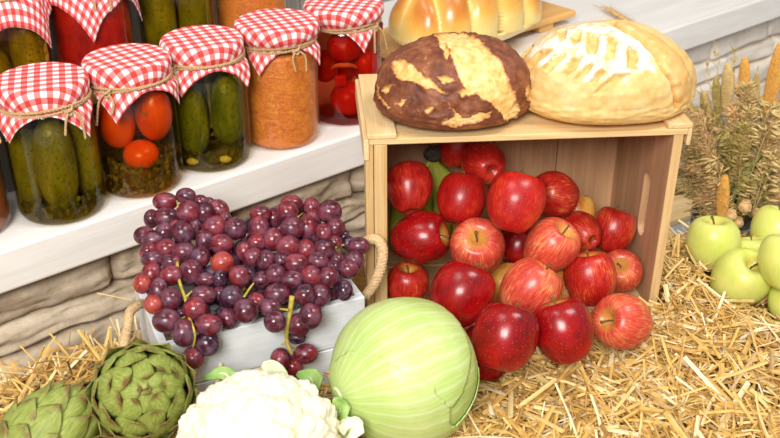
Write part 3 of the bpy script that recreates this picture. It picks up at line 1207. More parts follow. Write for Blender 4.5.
gl_ = grape_place(GL, 0.160, 195, WC + 0.016, 0)
gr_ = grape_place(GR, 0.158, 200, WC + 0.016, 0)
allg = [(g_, 0) for g_ in gl_] + [(g_, 1) for g_ in gr_]
for it in range(160):
    for i in range(len(allg)):
        a = allg[i][0]
        for j in range(i):
            b_ = allg[j][0]
            d = a[0] - b_[0]
            if abs(d.x) > .032 or abs(d.y) > .032: continue
            L = d.length
            ra, rb = (a[1] + a[2]) / 2, (b_[1] + b_[2]) / 2
            ov = (ra + rb) * (0.80 if allg[i][1] == allg[j][1] else 1.02) - L
            if ov > 0:
                # smaller visible area = further back
                back = 1 if (ra < rb - .0005 or (abs(ra - rb) <= .0005 and d.dot(a[3]) > 0)) else -1
                if abs(d.dot(a[3])) > 0.35 * L: back = 1 if d.dot(a[3]) > 0 else -1
                m_ = ov * 0.3
                if a[4] != b_[4] or not a[4]:
                    if back > 0: a[0] = a[0] + a[3] * m_; b_[0] = b_[0] - b_[3] * m_ * .35
                    else: b_[0] = b_[0] + b_[3] * m_; a[0] = a[0] - a[3] * m_ * .35
                else:
                    a[0] = a[0] + a[3] * m_ * back * .5; b_[0] = b_[0] - b_[3] * m_ * back * .5
    for a, _s in allg:
        p = a[0]
        q = p - wb
        lx, ly, lz = q.dot(wX), q.dot(wY), q.z
        r = max(a[1], a[2])
        if a[4]:
            if ly > -r * .95: a[0] = p - a[3] * ((ly + r * .95) / max(.3, a[3].dot(wY))) * .5
        elif lz < WCH + r * .8 and 0 < ly < WCD:
            # keep clear of the rims
            if ly < TW + r * .8 and lz < WCH + r * .8: a[0] = p + V((0, 0, (WCH + r * .8 - lz) * .3)) if ly < TW + r * .3 else p + wY * (TW + r * .8 - ly) * .3
            if lx < TW + r * .8 and lz < WCH + r * .5: a[0] = a[0] + wX * (TW + r * .8 - lx) * .2
            if lx > WCW - TW - r * .8 and lz < WCH + r * .5: a[0] = a[0] - wX * (lx - WCW + TW + r * .8) * .2
        if frontdist(a[0].x, a[0].y) < r + .004 and a[0].z < ST + r:
            a[0] = a[0] - a[3] * .002


def wall_hit(q, r):
    """-1 / +1: which way along the sight line clears the crate board that the grape touches, 0 if clear"""
    lx, ly, lz = q.dot(wX), q.dot(wY), q.z
    for lo, hi, sg in (((0, 0), (WCW, TW), 1), ((0, 0), (TW, WCD), 1), ((0, WCD - TW), (WCW, WCD), -1), ((WCW - TW, 0), (WCW, WCD), -1)):
        cx = min(max(lx, lo[0]), hi[0])
        cy = min(max(ly, lo[1]), hi[1])
        cz = min(max(lz, 0), WCH)
        if (lx - cx) ** 2 + (ly - cy) ** 2 + (lz - cz) ** 2 < r * r: return sg
    return 0


for a, _s in allg:
    r = max(a[1], a[2]) * 1.01
    for _k in range(40):
        sg = wall_hit(a[0] - wb, r)
        if not sg: break
        a[0] = a[0] + a[3] * (.002 * (-1 if a[4] else sg))
vs, fs = sphere_grid(20, 14)
GM = {}
for mt in (gr_purple, gr_red, gr_dark, gr_lite):
    GM[mt.name] = mesh('grape', vs, fs, mt)
random.seed(21)
for side, L, nm in ((0, gl_, 'left bunch of purple-red grapes heaped in the white crate, hanging over its front corner'),
                    (1, gr_, 'right bunch of dark red grapes in the white crate, a tail hanging over the front')):
    cc = sum((g_[0] for g_ in L), V()) / len(L)
    base = V((cc.x, cc.y, WC - 0.02))
    root = empty('grape_bunch', base)
    tag(root, nm, 'grapes', 'grape bunches in the white crate')
    fill = []
    for g_ in L:
        if not g_[4] and random.random() < 0.9:
            q = g_[0] + g_[3] * 0.020 + V((R(-.008, .008), R(-.004, .004), 0))
            lq = Mi @ q
            if not wall_hit(q - wb, .0135) and 0.022 < lq.x < WCW - .022 and 0.022 < lq.y < WCD - .022 and lq.z > 0.03:
                fill.append([q, .0128, .0128, g_[3], False, g_[5], g_[6]])
    for k, g_ in enumerate(L + fill):
        x, y = g_[5], g_[6]
        if k >= len(L): mt = gr_dark
        elif side == 0 and k in (26, 36, 40): mt = gr_lite
        elif g_[4] or (side == 0 and y > 268): mt = random.choice((gr_purple, gr_purple, gr_dark, gr_red))
        elif side == 1 and x > 335: mt = random.choice((gr_dark, gr_purple))
        elif side == 1 and y < 260: mt = random.choice((gr_red, gr_red, gr_red, gr_purple))
        else: mt = random.choice((gr_purple, gr_red, gr_purple))
        rx, ry = g_[1] * 1.02, g_[2] * 1.02
        tw = 0.0
        if abs(rx - ry) < 0.12 * rx:
            rx *= 1.05; ry *= 0.97
            tw = R(0, PI)
        rzz = min(rx, ry) * R(1.0, 1.12)
        obj('grape', GM[mt.name], root, g_[0] - base, CAMQ @ Quaternion((0, 0, 1), tw), (rx, ry, rzz))

    def sp(pts, dz, r=.0016):
        ps = []
        for (x, y) in pts:
            er = 347 - 0.244 * (x - 160)
            near = min(L, key=lambda g_: (g_[5] - x) ** 2 + (g_[6] - y) ** 2)
            dep = (near[0] - CAMP).dot(near[3]) - dz
            ps.append(CAMP + ray(x, y).normalized() * dep - base)
        b = MB()
        b.tube(resample(ps, 14), lambda s: r * (1.15 - s * .4), 6)
        b.make('stalk', gstem_m, root)
    if side == 0:
        sp([(177, 262), (179, 280), (185, 298), (186, 306)], .006, .0018)
        sp([(185, 298), (192, 291)], .004, .0012)
        sp([(180, 320), (187, 316), (192, 325), (195, 336), (193, 348)], .005, .0015)
        sp([(244, 297), (250, 288), (254, 283)], .006, .0012)
        sp([(177, 201), (178, 207)], .006, .001)
    else:
        sp([(292, 296), (290, 312), (287, 326), (287, 342), (292, 354)], .008, .0026)
        sp([(288, 310), (280, 309)], .006, .0013)
        sp([(287, 342), (281, 345)], .006, .0012)
        sp([(288, 346), (296, 349)], .006, .0012)
        sp([(333, 253), (336, 247), (345, 245), (352, 247)], .005, .0015)
        sp([(298, 217), (303, 213)], .006, .001)
        sp([(242, 292), (246, 285), (251, 282)], .006, .0012)

# ------------------------------------------------------------------ jars
E3 = V((0, 0, 1))


def jar_frame(p):
    f = V((-p.x, -p.y, 0)).normalized()
    return V((-f.y, f.x, 0)), f        # right (seen from the camera), front


GLASS_PROF = [(0.0, 0.0), (0.040, 0.0), (0.0445, 0.0018), (0.0465, 0.006), (0.047, 0.012), (0.047, 0.05), (0.047, 0.104), (0.0462, 0.111), (0.0435, 0.117), (0.0405, 0.121), (0.0400, 0.134)]
gv, gf = lathe(GLASS_PROF, 48)
GLASS = mesh('glass_body', gv, gf, glass)


def cyl_brine(h):
    return lathe([(0.0, 0.0008), (0.0425, 0.0008), (0.0452, 0.005), (0.0458, 0.010), (0.0458, h), (0.0, h)], 40)


def cloth(Rt, az, L, seed, mat, tie=0.021):
    """square cloth tied over a lid; z = 0 at the top of the lid"""
    rg = random.Random(seed)
    n = 56
    rc = 0.005
    arc = rc * PI / 2
    ph = [rg.uniform(0, 6.28) for _ in range(4)]
    vs, uv, fs = [], [], []
    ca, sa = math.cos(az), math.sin(az)
    for i in range(n + 1):
        for j in range(n + 1):
            a, b_ = L * (2 * i / n - 1), L * (2 * j / n - 1)
            d = math.hypot(a, b_)
            f = math.atan2(b_, a)
            und = math.sin(7 * f + ph[0]) + 0.7 * math.sin(11 * f + ph[1]) + .5 * math.sin(4 * f + ph[2])
            R0 = Rt - rc
            if d < R0:
                r, z = d, 0.0010 * math.cos(d / R0 * PI / 2) - .0006 * math.sin(3 * f + ph[3]) * (d / R0) ** 2
            elif d < R0 + arc:
                q = (d - R0) / rc
                r, z = R0 + rc * math.sin(q), -rc * (1 - math.cos(q))
            else:
                s = d - R0 - arc
                t1 = tie - rc
                if s < t1:
                    k = s / t1
                    r = Rt + (0.0435 - Rt) * sstep(0.35, 1, k) + 0.0009 * und * k * (1 - k) * 2
                    z = -rc - s
                else:
                    e = s - t1
                    fl = 0.0055 * sstep(0, 0.010, e) + 0.10 * e
                    r = 0.0435 + fl + 0.0018 * (und + .6) * sstep(0, 0.03, e)
                    r = max(r, 0.0435 + .9 * fl)
                    z = -rc - t1 - e * (0.93 - .05 * math.sin(3 * f + ph[3]))
            x, y = r * math.cos(f), r * math.sin(f)
            vs.append(V((x * ca - y * sa, x * sa + y * ca, z)))
            uv.append((a, b_))
    for i in range(n):
        for j in range(n):
            q = i * (n + 1) + j
            fs.append((q, q + n + 1, q + n + 2, q + 1))
    return vs, fs, uv


def twine(jaraz, r, tilt, seed, parent, z):
    rg = random.Random(seed)
    b = MB()
    for s in range(2):
        pts = []
        for k in range(41):
            a = 2 * PI * k / 40
            pts.append(V((r * math.cos(a + jaraz), r * math.sin(a + jaraz), z + (s - .5) * 0.0024 + tilt * math.sin(a) + .0012 * math.sin(2 * a + s * 2))))
        b.rope(pts, 0.0017, 36, 4, 2)
    kx = V((math.cos(jaraz), math.sin(jaraz), 0))
    side = V((-kx.y, kx.x, 0))
    kp = kx * (r + .003) + V((0, 0, z))
    b.rope([kp + side * .004 + V((0, 0, .003)), kp + kx * .003, kp - side * .005 - V((0, 0, .002)), kp + V((0, 0, -.005)) + kx * .002, kp + side * .003], .0015, 9, 4, 2)
    for sg in (-1, 1):
        ln = rg.uniform(.018, .034)
        b.rope([kp, kp + side * sg * .008 + kx * .005 - V((0, 0, .008)), kp + side * sg * rg.uniform(.006, .014) + kx * .008 - V((0, 0, ln))], .0014, 7, 4, 2)
    return b.make('twine', twine_m, parent)


def jar(p, label, az, seed, R_top=0.046, knot=0.0, fill=None, tilt=0.001, L=0.0690):
    r_, f_ = jar_frame(p)
    root = empty('preserve_jar', p)
    tag(root, label, 'jar', 'jars of preserves on the shelf')
    root.scale = JS
    obj('glass_body', GLASS, root)
    front = math.atan2(f_.y, f_.x)
    vs, fs, uv = cloth(R_top, front + PI / 4 + az, L, seed, gingham)
    me = mesh('cloth_cover', vs, fs, gingham, uv=uv)
    o = obj('cloth_cover', me, root, (0, 0, 0.141))
    so = o.modifiers.new('s', 'SOLIDIFY')
    so.thickness = 0.0007
    so.offset = 1
    twine(front + knot, 0.0462, tilt, seed, root, 0.141 - 0.0205)
    b = MB()
    lv, lf = lathe([(0, .1362), (.041, .1362), (.0425, .135), (.0425, .123)], 32)
    b.add(lv, lf)
    b.make('lid', simple_lid, root)
    if fill:
        v_, f__ = cyl_brine(0.112)
        obj('liquid', mesh('liquid', v_, f__, fill), root)
    return root


simple_lid = simple('tin_lid', srgb(190, 160, 90), srgb(220, 190, 120), 30, .35, 0)


JS = (1.065, 1.065, 1.13)


def local(p, a, f, z):
    r_, f_ = jar_frame(p)
    return p + (r_ * a + f_ * f) * JS[0] + V((0, 0, z * JS[2]))


def pickle(p, a, f, z0, r, ln, lean, lean2, mat, label, bend=0.004, cat='pickle', name='pickle', grp='pickles in jars'):
    r_, f_ = jar_frame(p)
    c = local(p, a, f, z0 + ln / 2)
    d = (E3 + r_ * lean + f_ * lean2).normalized()
    b = MB()
    n = 22
    sd = R(0, 50)
    pts = []
    for k in range(n):
        s = k / (n - 1)
        pts.append(d * ln * (s - .5) + r_ * bend * (1 - (2 * s - 1) ** 2))
    b.tube(pts, lambda s: r * max(0.06, (1 - abs(2 * s - 1) ** 3.2)) ** 0.5 * (1 - .06 * (s - .5)), 18)
    b.v = [v + v.normalized() * 0.0006 * noise.noise(v * 260 + V((sd, 0, 0))) for v in b.v]
    o = b.make(name, mat, None, True, c)
    o.scale = JS
    tag(o, label, cat, grp)
    return o


def tomato(p, a, f, z, rx, rz_, mat, label, lean=0.0):
    r_, f_ = jar_frame(p)
    b = MB()
    Mq = Matrix.Rotation(lean, 3, f_)
    b.ell((0, 0, 0), (rx, rx, rz_), Mq, 24, 16)
    o = b.make('tomato', mat, None, True, local(p, a, f, z))
    o.scale = JS
    tag(o, label, 'tomato', 'preserved tomatoes in jars')
    return o


def herbs(p, z0, z1, n, label, seed, size=(.004, .009)):
    rg = random.Random(seed)
    b = MB()
    for k in range(n):
        a, rr = rg.uniform(0, 2 * PI), 0.0425 * math.sqrt(rg.uniform(.55, 1))
        c = V((rr * math.cos(a), rr * math.sin(a), rg.uniform(z0, z1)))
        s = rg.uniform(*size)
        if (c.x ** 2 + c.y ** 2) ** .5 + s * .45 > .0448: c = c * ((.0448 - s * .45) / max(.001, math.hypot(c.x, c.y))) + V((0, 0, c.z * (1 - (.0448 - s * .45) / max(.001, math.hypot(c.x, c.y)))))
        t = V((-math.sin(a), math.cos(a), rg.uniform(-1, 1))).normalized()
        w = V((0, 0, 1)).cross(t).normalized() * .25 + t.cross(V((math.cos(a), math.sin(a), 0))).normalized()
        w.normalize()
        nn = t.cross(w)
        pts = []
        for i in range(5):
            u = i / 4
            wd = s * .38 * math.sin(PI * (0.12 + .8 * u))
            for q in (-1, 0, 1):
                pts.append(c + t * s * (u - .5) * .8 + w * wd * q + nn * (s * .12 * math.sin(u * 5 + k) + s * .05 * q * q))
        fs = []
        for i in range(4):
            for q in range(2):
                fs.append((i * 3 + q, i * 3 + 3 + q, i * 3 + 4 + q, i * 3 + 1 + q))
        b.add(pts, fs)
    o = b.make('dill_leaves', herb_m, None, True, p)
    o.scale = JS
    tag(o, label, 'herbs', kind='stuff')
    return o


def mass(p, mat, label, name, seed, h=0.112, amp=.0008):
    vs, fs = lathe([(0.0, 0.0008), (0.02, 0.0008), (0.0415, 0.0010), (0.0446, 0.005)] + [(0.0452, 0.01 + (h - .012) * k / 24) for k in range(25)] + [(0.04, h), (0.02, h + .001), (0, h + .001)], 64)
    out = []
    for v in vs:
        k = noise.noise(v * 130 + V((seed, 0, 0))) + .5 * noise.noise(v * 300)
        out.append(v * (1 - amp * 14 * max(0, .25 - k * .5)))
    o = obj(name, mesh(name, out, fs, mat), None, p)
    o.scale = JS
    tag(o, label, 'preserve', kind='stuff')
    return o


random.seed(33)
zs = ST + 0.0006
jp = [onz(64, 206.5, zs), onz(143, 181.5, zs), onz(213, 157, zs), onz(283, 136, zs), onz(346, 113, zs)]
jar(jp[0], 'front jar of long pickles with gingham cloth, leftmost full jar in the front row', 0.72, 1, .0465, 0.45, brine_green, .001)
jar(jp[1], 'front jar of plum tomatoes over herbs with gingham cloth, second in the front row', -0.35, 2, .0465, -0.5, brine_amber, .002)
jar(jp[2], 'front jar of short warty cucumbers with gingham cloth, between tomatoes and orange relish', -0.52, 3, .0465, -0.75, brine_green, .002)
jar(jp[3], 'front jar of shredded orange relish with gingham cloth, fourth in the front row', -0.45, 4, .050, 0.45, None, .001)
jar(jp[4], 'jar of red tomatoes and garlic with gingham cloth, beside the crate and braided bread', 0.48, 5, .050, 0.9, brine_red, .001)

for a, f, r, ln, z0, le, lb in ((-.001, .0235, .0203, .098, .010, .05, 'widest pickle at the front of the left jar'),
                                (-.0290, .003, .0158, .100, .008, 0, 'pickle at the left side of the left pickle jar'),
                                (.0298, .002, .0150, .094, .010, 0, 'narrow pickle at the right side of the left pickle jar'),
                                (-.011, -.0235, .0150, .098, .008, 0, 'pickle at the back left inside the left pickle jar'),
                                (.020, -.022, .0140, .096, .008, 0, 'pickle at the back right inside the left pickle jar')):
    pickle(jp[0], a, f, z0, r, ln, le * .3, 0, pickle_m, lb, 0.001)
herbs(jp[0], .004, .022, 190, 'yellowed herb leaves at the bottom of the left pickle jar', 4)
for a, f, z, r, rz_, le, lb in ((-.0200, .0130, .078, .0203, .0300, .08, 'orange plum tomato at upper left of the tomato jar'),
                                (.0213, .0120, .082, .0203, .0300, -.06, 'orange plum tomato at upper right of the tomato jar'),
                                (.002, .0240, .0425, .0198, .0150, 0, 'lower orange tomato above the herbs in the tomato jar'),
                                (.0, -.0265, .075, .0175, .030, 0, 'tomato at the back of the tomato jar')):
    tomato(jp[1], a, f, z, r, rz_, tomato_m, lb, le)
herbs(jp[1], .004, .040, 620, 'dark herb leaves filling the bottom of the tomato jar', 6)
herbs(jp[1], .090, .097, 8, 'green leaf scrap lying on the tomatoes in the jar', 16)
for a, f, r, ln, z0, le, lb in ((-.0212, .0130, .0195, .088, .012, -.05, 'warty cucumber leaning left in the cucumber jar'),
                                (.0205, .0145, .0187, .080, .022, .02, 'warty cucumber standing right in the cucumber jar'),
                                (-.014, -.0215, .0140, .09, .01, 0, 'cucumber at the back left of the cucumber jar'),
                                (.017, -.0215, .0150, .09, .01, 0, 'cucumber at the back right of the cucumber jar')):
    pickle(jp[2], a, f, z0, r, ln, le, 0, pickle_d, lb, .001)
herbs(jp[2], .004, .022, 200, 'herb scraps at the bottom of the cucumber jar', 9)
for a, f, z, lb in ((.014, .036, .012, 'pale garlic slice at the bottom right of the cucumber jar'), (-.024, .030, .010, 'pale garlic slice at the bottom left of the cucumber jar')):
    b = MB(); b.ell((0, 0, 0), (.008, .0045, .0045), None, 14, 8)
    tag(b.make('garlic_clove', garlic_m, None, True, local(jp[2], a, f, z)), lb, 'garlic')
mass(jp[3], relish_m, 'shredded orange vegetable relish filling the fourth front jar', 'vegetable_relish', 3)
for a, f, z, r, rz_, lb in ((0.0, .0185, .093, .0225, .0185, 'red tomato at the top of the red tomato jar'), (.0262, .002, .064, .0185, .0200, 'red tomato at the right of the red tomato jar'),
                            (.003, .0200, .0275, .0230, .0210, 'red tomato at the bottom front of the red tomato jar'), (-.0262, 0.0, .062, .0185, .0200, 'red tomato at the left of the red tomato jar'),
                            (0, -.0265, .06, .0172, .03, 'tomato at the back of the red tomato jar')):
    tomato(jp[4], a, f, z, r, rz_, tomato_r, lb)
b = MB()
JSV = [local(jp[4], .016 * math.cos(q) - .001, .0385 - .005 * abs(math.cos(q)), .069 + .007 * math.sin(q)) - jp[4] for q in [PI * k / 8 for k in range(9)]]
pts = JSV
b.tube(pts, lambda s: .0034 * (1 - abs(2 * s - 1) ** 2 * .8), 8)
tag(b.make('garlic_clove', garlic_m, None, True, jp[4]), 'pale curved garlic clove against the glass of the red tomato jar', 'garlic')
b = MB()
b.box((-.0075, -.006, -.0075), (.0075, .006, .0075))
tag(b.make('pepper_piece', tomato_r, None, True, local(jp[4], -.006, .035, .0562), bevel=.002), 'square red pepper piece below the garlic in the red tomato jar', 'pepper')

# rear row on the step
z2 = rz + .0008


def rear(px, zz=0.27, perp=0.203):
    # point on the rear row line that projects to column px
    lo, hi = -0.6, 1.2
    for _ in range(50):
        mid = (lo + hi) / 2
        if px_of(sh(mid, perp, zz))[0] < px: lo = mid
        else: hi = mid
    return sh(lo, perp, z2)


rp = [rear(6), rear(92), rear(176), rear(250)]
jar(rp[0], 'rear jar of yellow-olive peppers at the upper left corner', 0.95, 11, .047, -.8, brine_green, L=.092)
jar(rp[1], 'rear jar of smooth red tomato sauce, second from the left', 0.0, 12, .047, .3, None, L=.090)
jar(rp[2], 'rear jar of fat olive pickles behind the cucumber jar', .75, 13, .047, .3, brine_green)
jar(rp[3], 'rear jar of orange relish behind the fourth front jar', .75, 14, .047, .3, None)
for a, f, r, ln, z0, le, lb in ((-.0200, .0130, .0205, .055, .010, 0, 'yellow pepper low in the upper left jar'), (.0215, .0110, .0203, .088, .012, 0, 'olive pepper at the right in the upper left jar'),
                                (-.0200, .0120, .0200, .042, .068, 0, 'pepper near the top of the upper left jar'), (0, -.0255, .0175, .09, .01, 0, 'pepper at the back of the upper left jar')):
    pickle(rp[0], a, f, z0, r, ln, le * .4, 0, pepper_m, lb, .002, 'pepper', 'pepper', 'peppers in the upper left jar')
for a, f, r, ln, z0, le, lb in ((-.0210, .0120, .0205, .096, .008, 0, 'fat olive pickle at left in the rear pickle jar'), (.0210, .0125, .0203, .096, .008, 0, 'fat olive pickle at right in the rear pickle jar'),
                                (0, -.0250, .0185, .094, .008, 0, 'fat olive pickle at the back of the rear pickle jar')):
    pickle(rp[2], a, f, z0, r, ln, le, 0, pickle_m, lb, .001)
mass(rp[1], sauce_m, 'smooth red tomato sauce filling the second rear jar', 'tomato_sauce', 5, amp=.0003)
mass(rp[3], relish_m, 'shredded orange relish filling the last rear jar', 'vegetable_relish', 9)
# cut off jar at the left edge
sp_ = onz(-34, 227, zs)
jar(sp_, 'jar of brown preserve with gingham cloth, cut off by the left edge', .3, 17, .0465, 1.2, None)
mass(sp_, brown_m, 'brown preserve inside the jar at the left edge', 'brown_preserve', 7, amp=.0003)

# ------------------------------------------------------------------ breads
def inpoly(x, y, P):
    c = False
    j = len(P) - 1
    for i in range(len(P)):
        xi, yi = P[i]
        xj, yj = P[j]
        if (yi > y) != (yj > y) and x < (xj - xi) * (y - yi) / (yj - yi) + xi:
            c = not c
        j = i
    return c


def pdist(x, y, P, closed=True):
    m_ = 1e9
    n = len(P)
    for i in range(n if closed else n - 1):
        ax, ay = P[i]
        bx, by = P[(i + 1) % n]
        dx, dy = bx - ax, by - ay
        t_ = max(0, min(1, ((x - ax) * dx + (y - ay) * dy) / (dx * dx + dy * dy + 1e-9)))
        m_ = min(m_, math.hypot(x - ax - dx * t_, y - ay - dy * t_))
    return m_


def soft(x, y, P, w):
    d = pdist(x, y, P)
    return sstep(-w, w, d if inpoly(x, y, P) else -d)


IV, IF = ico(7)


def loaf(center, ax, rz_, low, seed, pow_=2.3):
    """verts of a hand-shaped loaf around its base centre (z=0 at the base)"""
    out = []
    Mq = Matrix.Rotation(rz_, 3, 'Z')
    for v in IV:
        e = abs(v.z)
        k = 1.0
        if v.z < 0:
            h = math.sqrt(max(0, 1 - v.z * v.z))
            k = (1 - e ** 3) ** (1 / 2.6) / max(h, 1e-4) if h > 1e-3 else 1
            k = min(k, 3)
            zz = -low * (1 - (1 - e) ** 1.5)
        else:
            zz = ax[2] * (1 - (1 - e) ** 2) ** 0.5 if e < 1 else ax[2]
            zz = ax[2] * (v.z ** 0.92)
        x = math.copysign(abs(v.x) ** 0.94, v.x) * ax[0] * k
        y = math.copysign(abs(v.y) ** 0.94, v.y) * ax[1] * k
        p = Mq @ V((x, y, 0))
        p.z = zz + low
        q = v * 2.0 + V((seed, 0, 0))
        p += V((v.x, v.y, max(v.z, 0))) * (0.003 * noise.noise(q) + 0.0012 * noise.noise(q * 4))
        out.append(p)
    return out


bz = CH + 0.0005 - .006 + 0.0006
# dark loaf
X = lambda L_, ox, oy, s_: [(ox + a / s_, oy + b_ / s_) for a, b_ in L_]
D = lambda L_: X(L_, 360, 20, 3.65)
DG = [D(L_) for L_ in (
    [(285, 50), (350, 45), (420, 60), (462, 100), (520, 170), (545, 230), (572, 290), (582, 345), (560, 388), (530, 370), (490, 320), (450, 290), (420, 265), (388, 262), (355, 200), (345, 160), (330, 110), (300, 80)],
    [(116, 160), (150, 150), (190, 165), (240, 205), (290, 250), (318, 277), (260, 257), (200, 237), (150, 222), (120, 192)],
    [(326, 318), (345, 345), (390, 357), (440, 335), (484, 335), (470, 362), (420, 378), (360, 395), (300, 392), (300, 375), (340, 362)],
    [(82, 262), (98, 242), (124, 245), (100, 270)], [(132, 312), (150, 292), (178, 288), (150, 320)], [(228, 337), (255, 320), (283, 325), (250, 344)],
    [(278, 215), (320, 210), (345, 226), (310, 234)], [(355, 272), (390, 250), (425, 258), (415, 277), (370, 292)],
    [(608, 245), (638, 265), (634, 300), (604, 292)], [(420, 270), (450, 262), (470, 300), (440, 295)], [(268, 55), (300, 60), (330, 130), (318, 150), (290, 95)],
    [(62, 240), (70, 238), (76, 285), (112, 318), (100, 325), (66, 290)])]
dc = V((0.0695, 1.004, bz))
ax = (0.0868, 0.066, 0.060)
vv_ = loaf(dc, ax, 0.12, 0.026, 3)
cols = []
for i, v in enumerate(vv_):
    x, y, _ = px_of(dc + v)
    m_ = 0.0
    face = (CAMP - dc - v).dot(V((IV[i].x / ax[0], IV[i].y / ax[1], IV[i].z / ax[2])))
    if face > -0.2 and 370 < x < 545 and 20 < y < 150:
        jx = x + 2.6 * noise.noise(v * 100) + 1.6 * noise.noise(v * 320)
        jy = y + 2.6 * noise.noise(v * 100 + V((9, 0, 0))) + 1.6 * noise.noise(v * 320 + V((9, 0, 0)))
        m_ = max(soft(jx, jy, P, 2.2) for P in DG)
    elif face <= -.2:
        m_ = 0.6 * sstep(.1, .5, noise.noise(v * 25))
    cols.append((m_, 0, 0))
    r_ = V((IV[i].x, IV[i].y, IV[i].z * 1.2)).normalized()
    vv_[i] = v + r_ * ((-0.0022 + .0016 * noise.noise(v * 90)) * m_ + .0008 * noise.noise(v * 160) + (0.0016 if .15 < m_ < .6 else 0))
lo_ = min(v.z for v in vv_)
vv_ = [v - V((0, 0, lo_)) for v in vv_]
o = obj('bread_loaf', mesh('bread_loaf', vv_, IF, crust_d, col=cols), None, dc)
tag(o, 'round dark brown crusty loaf with golden slashes on top of the crate', 'bread')

# pale loaf
Wp = lambda L_: X(L_, 510, 10, 3.368)
SL = [Wp(L_) for L_ in (
    [(158, 68), (190, 62), (186, 95), (163, 112)], [(208, 74), (238, 68), (236, 105), (212, 120)], [(264, 82), (302, 86), (290, 142), (258, 148)], [(328, 98), (360, 100), (354, 162), (322, 165)], [(398, 124), (432, 150), (426, 195), (396, 195)],
    [(28, 155), (70, 115), (78, 125), (52, 152), (32, 178)], [(58, 180), (100, 142), (142, 135), (104, 167), (72, 195)], [(108, 200), (150, 157), (187, 150), (154, 187), (124, 212)], [(176, 212), (205, 167), (243, 160), (218, 197), (188, 222)],
    [(218, 232), (268, 177), (280, 185), (254, 217), (228, 240)], [(258, 250), (308, 200), (322, 208), (288, 244)], [(280, 282), (350, 218), (402, 215), (345, 254), (305, 280)])]
FLR = Wp([(100, 95), (180, 40), (300, 30), (400, 55), (470, 115), (515, 175), (490, 215), (400, 240), (310, 260), (200, 225), (70, 190), (50, 140)])
EAR = Wp([(330, 36), (400, 45), (500, 95), (570, 155), (608, 230), (604, 300), (566, 335), (552, 290), (556, 235), (500, 155), (430, 92)])
CRE = Wp([(350, 45), (440, 98), (492, 152), (520, 205), (548, 240), (556, 290), (560, 330)])
wc_ = V((0.2372, 1.023, bz))
ax = (0.0985, 0.072, 0.068)
vv_ = loaf(wc_, ax, 0.05, 0.028, 8)
cols = []
for i, v in enumerate(vv_):
    x, y, _ = px_of(wc_ + v)
    face = (CAMP - wc_ - v).dot(V((IV[i].x / ax[0], IV[i].y / ax[1], IV[i].z / ax[2])))
    sl = fl_ = er_ = cr_ = 0.0
    if face > -0.3 and 505 < x < 705 and 5 < y < 145:
        jx, jy = x + 1.0 * noise.noise(v * 120), y + 1.0 * noise.noise(v * 120 + V((9, 0, 0)))
        sl = max(soft(jx, jy, P, 1.1) for P in SL)
        fl_ = soft(jx, jy, FLR, 10) * .62
        er_ = soft(jx, jy, EAR, 2.5)
        cr_ = 1 - sstep(0, 3.0, pdist(jx, jy, CRE, False))
        near = min(pdist(jx, jy, P) for P in SL)
    rimt = 0.0
    if fl_ > .1 and sl < .5: rimt = (1 - sstep(0.5, 2.6, near)) * .6
    cols.append((fl_ * (1 - er_ * .8) * (1 - .5 * rimt), sl, max(er_ * .45, cr_, rimt, .5 * sstep(.02, .0, v.z))))
    n_ = V((IV[i].x, IV[i].y, IV[i].z * 1.2)).normalized()
    vv_[i] = v + n_ * (-0.0042 * sl - .004 * cr_ + .002 * er_ + .0012 * rimt)
lo_ = min(v.z for v in vv_)
vv_ = [v - V((0, 0, lo_)) for v in vv_]
o = obj('bread_loaf', mesh('bread_loaf', vv_, IF, crust_w, col=cols), None, wc_)
tag(o, 'pale golden floured loaf with leaf-pattern slashes on the right of the crate top', 'bread')

# board and breads behind
bp0, bp1 = onz(478, 40, .145), onz(577, 10, .145)
bd = (bp1 - bp0).normalized()
bn = V((-bd.y, bd.x, 0))
ba = math.atan2(bd.y, bd.x)
bt = empty('bread_board', V((bp1.x, bp1.y, ST + .0006)), ba)
tag(bt, 'honey-coloured wooden serving board with feet on the shelf behind the crate', 'board')
b = MB()
b.box((-0.40, 0.0, 0.012), (0.0, 0.15, 0.0245))
b.make('plank', board_wood, bt, False, bevel=.004)
for xx in (-0.09, -0.36):
    b = MB(); b.box((xx, 0.005, 0), (xx + .035, .145, .0118)); b.make('foot', board_wood, bt, False, bevel=.001)
Mb = Matrix.Translation(bt.location) @ Matrix.Rotation(ba, 4, 'Z')


def braided(name, c, L_, W_, H_, nl, ang, label, seed):
    vs, fs = ico(6)
    out, cols = [], []
    for v in vs:
        x = math.copysign(abs(v.x) ** .8, v.x) * L_ / 2
        ta = 1.0
        y = v.y * W_ / 2 * ta
        z = v.z * H_ * (.8 if v.z > 0 else .35)
        s = nl * (x / L_ + .5) + 0.55 * abs(v.y) * (1 if v.y > 0 else 1)
        fr = s - math.floor(s)
        lob = math.sqrt(max(0, 1 - (2 * fr - 1) ** 2))
        sp2 = math.sqrt(max(0, 1 - (2 * abs(((v.y * 1.0) % 1.0)) - 1) ** 2))
        k = 0.74 + 0.26 * lob * (0.7 + .3 * sp2)
        if v.z < -.2: k = .9
        cols.append((max(0, min(1, lob * sp2 * 1.05 * sstep(-.2, .5, v.z))), 0, 0))
        out.append(V((x, y * k, z * k + 0.003 * noise.noise(v * 3 + V((seed, 0, 0))))))
    lo = min(p.z for p in out)
    out = [p - V((0, 0, lo)) for p in out]
    o = obj(name, mesh(name, out, fs, braid_m, col=cols), None, c)
    o.rotation_euler = (0, 0, ang)
    tag(o, label, 'bread')
    return o


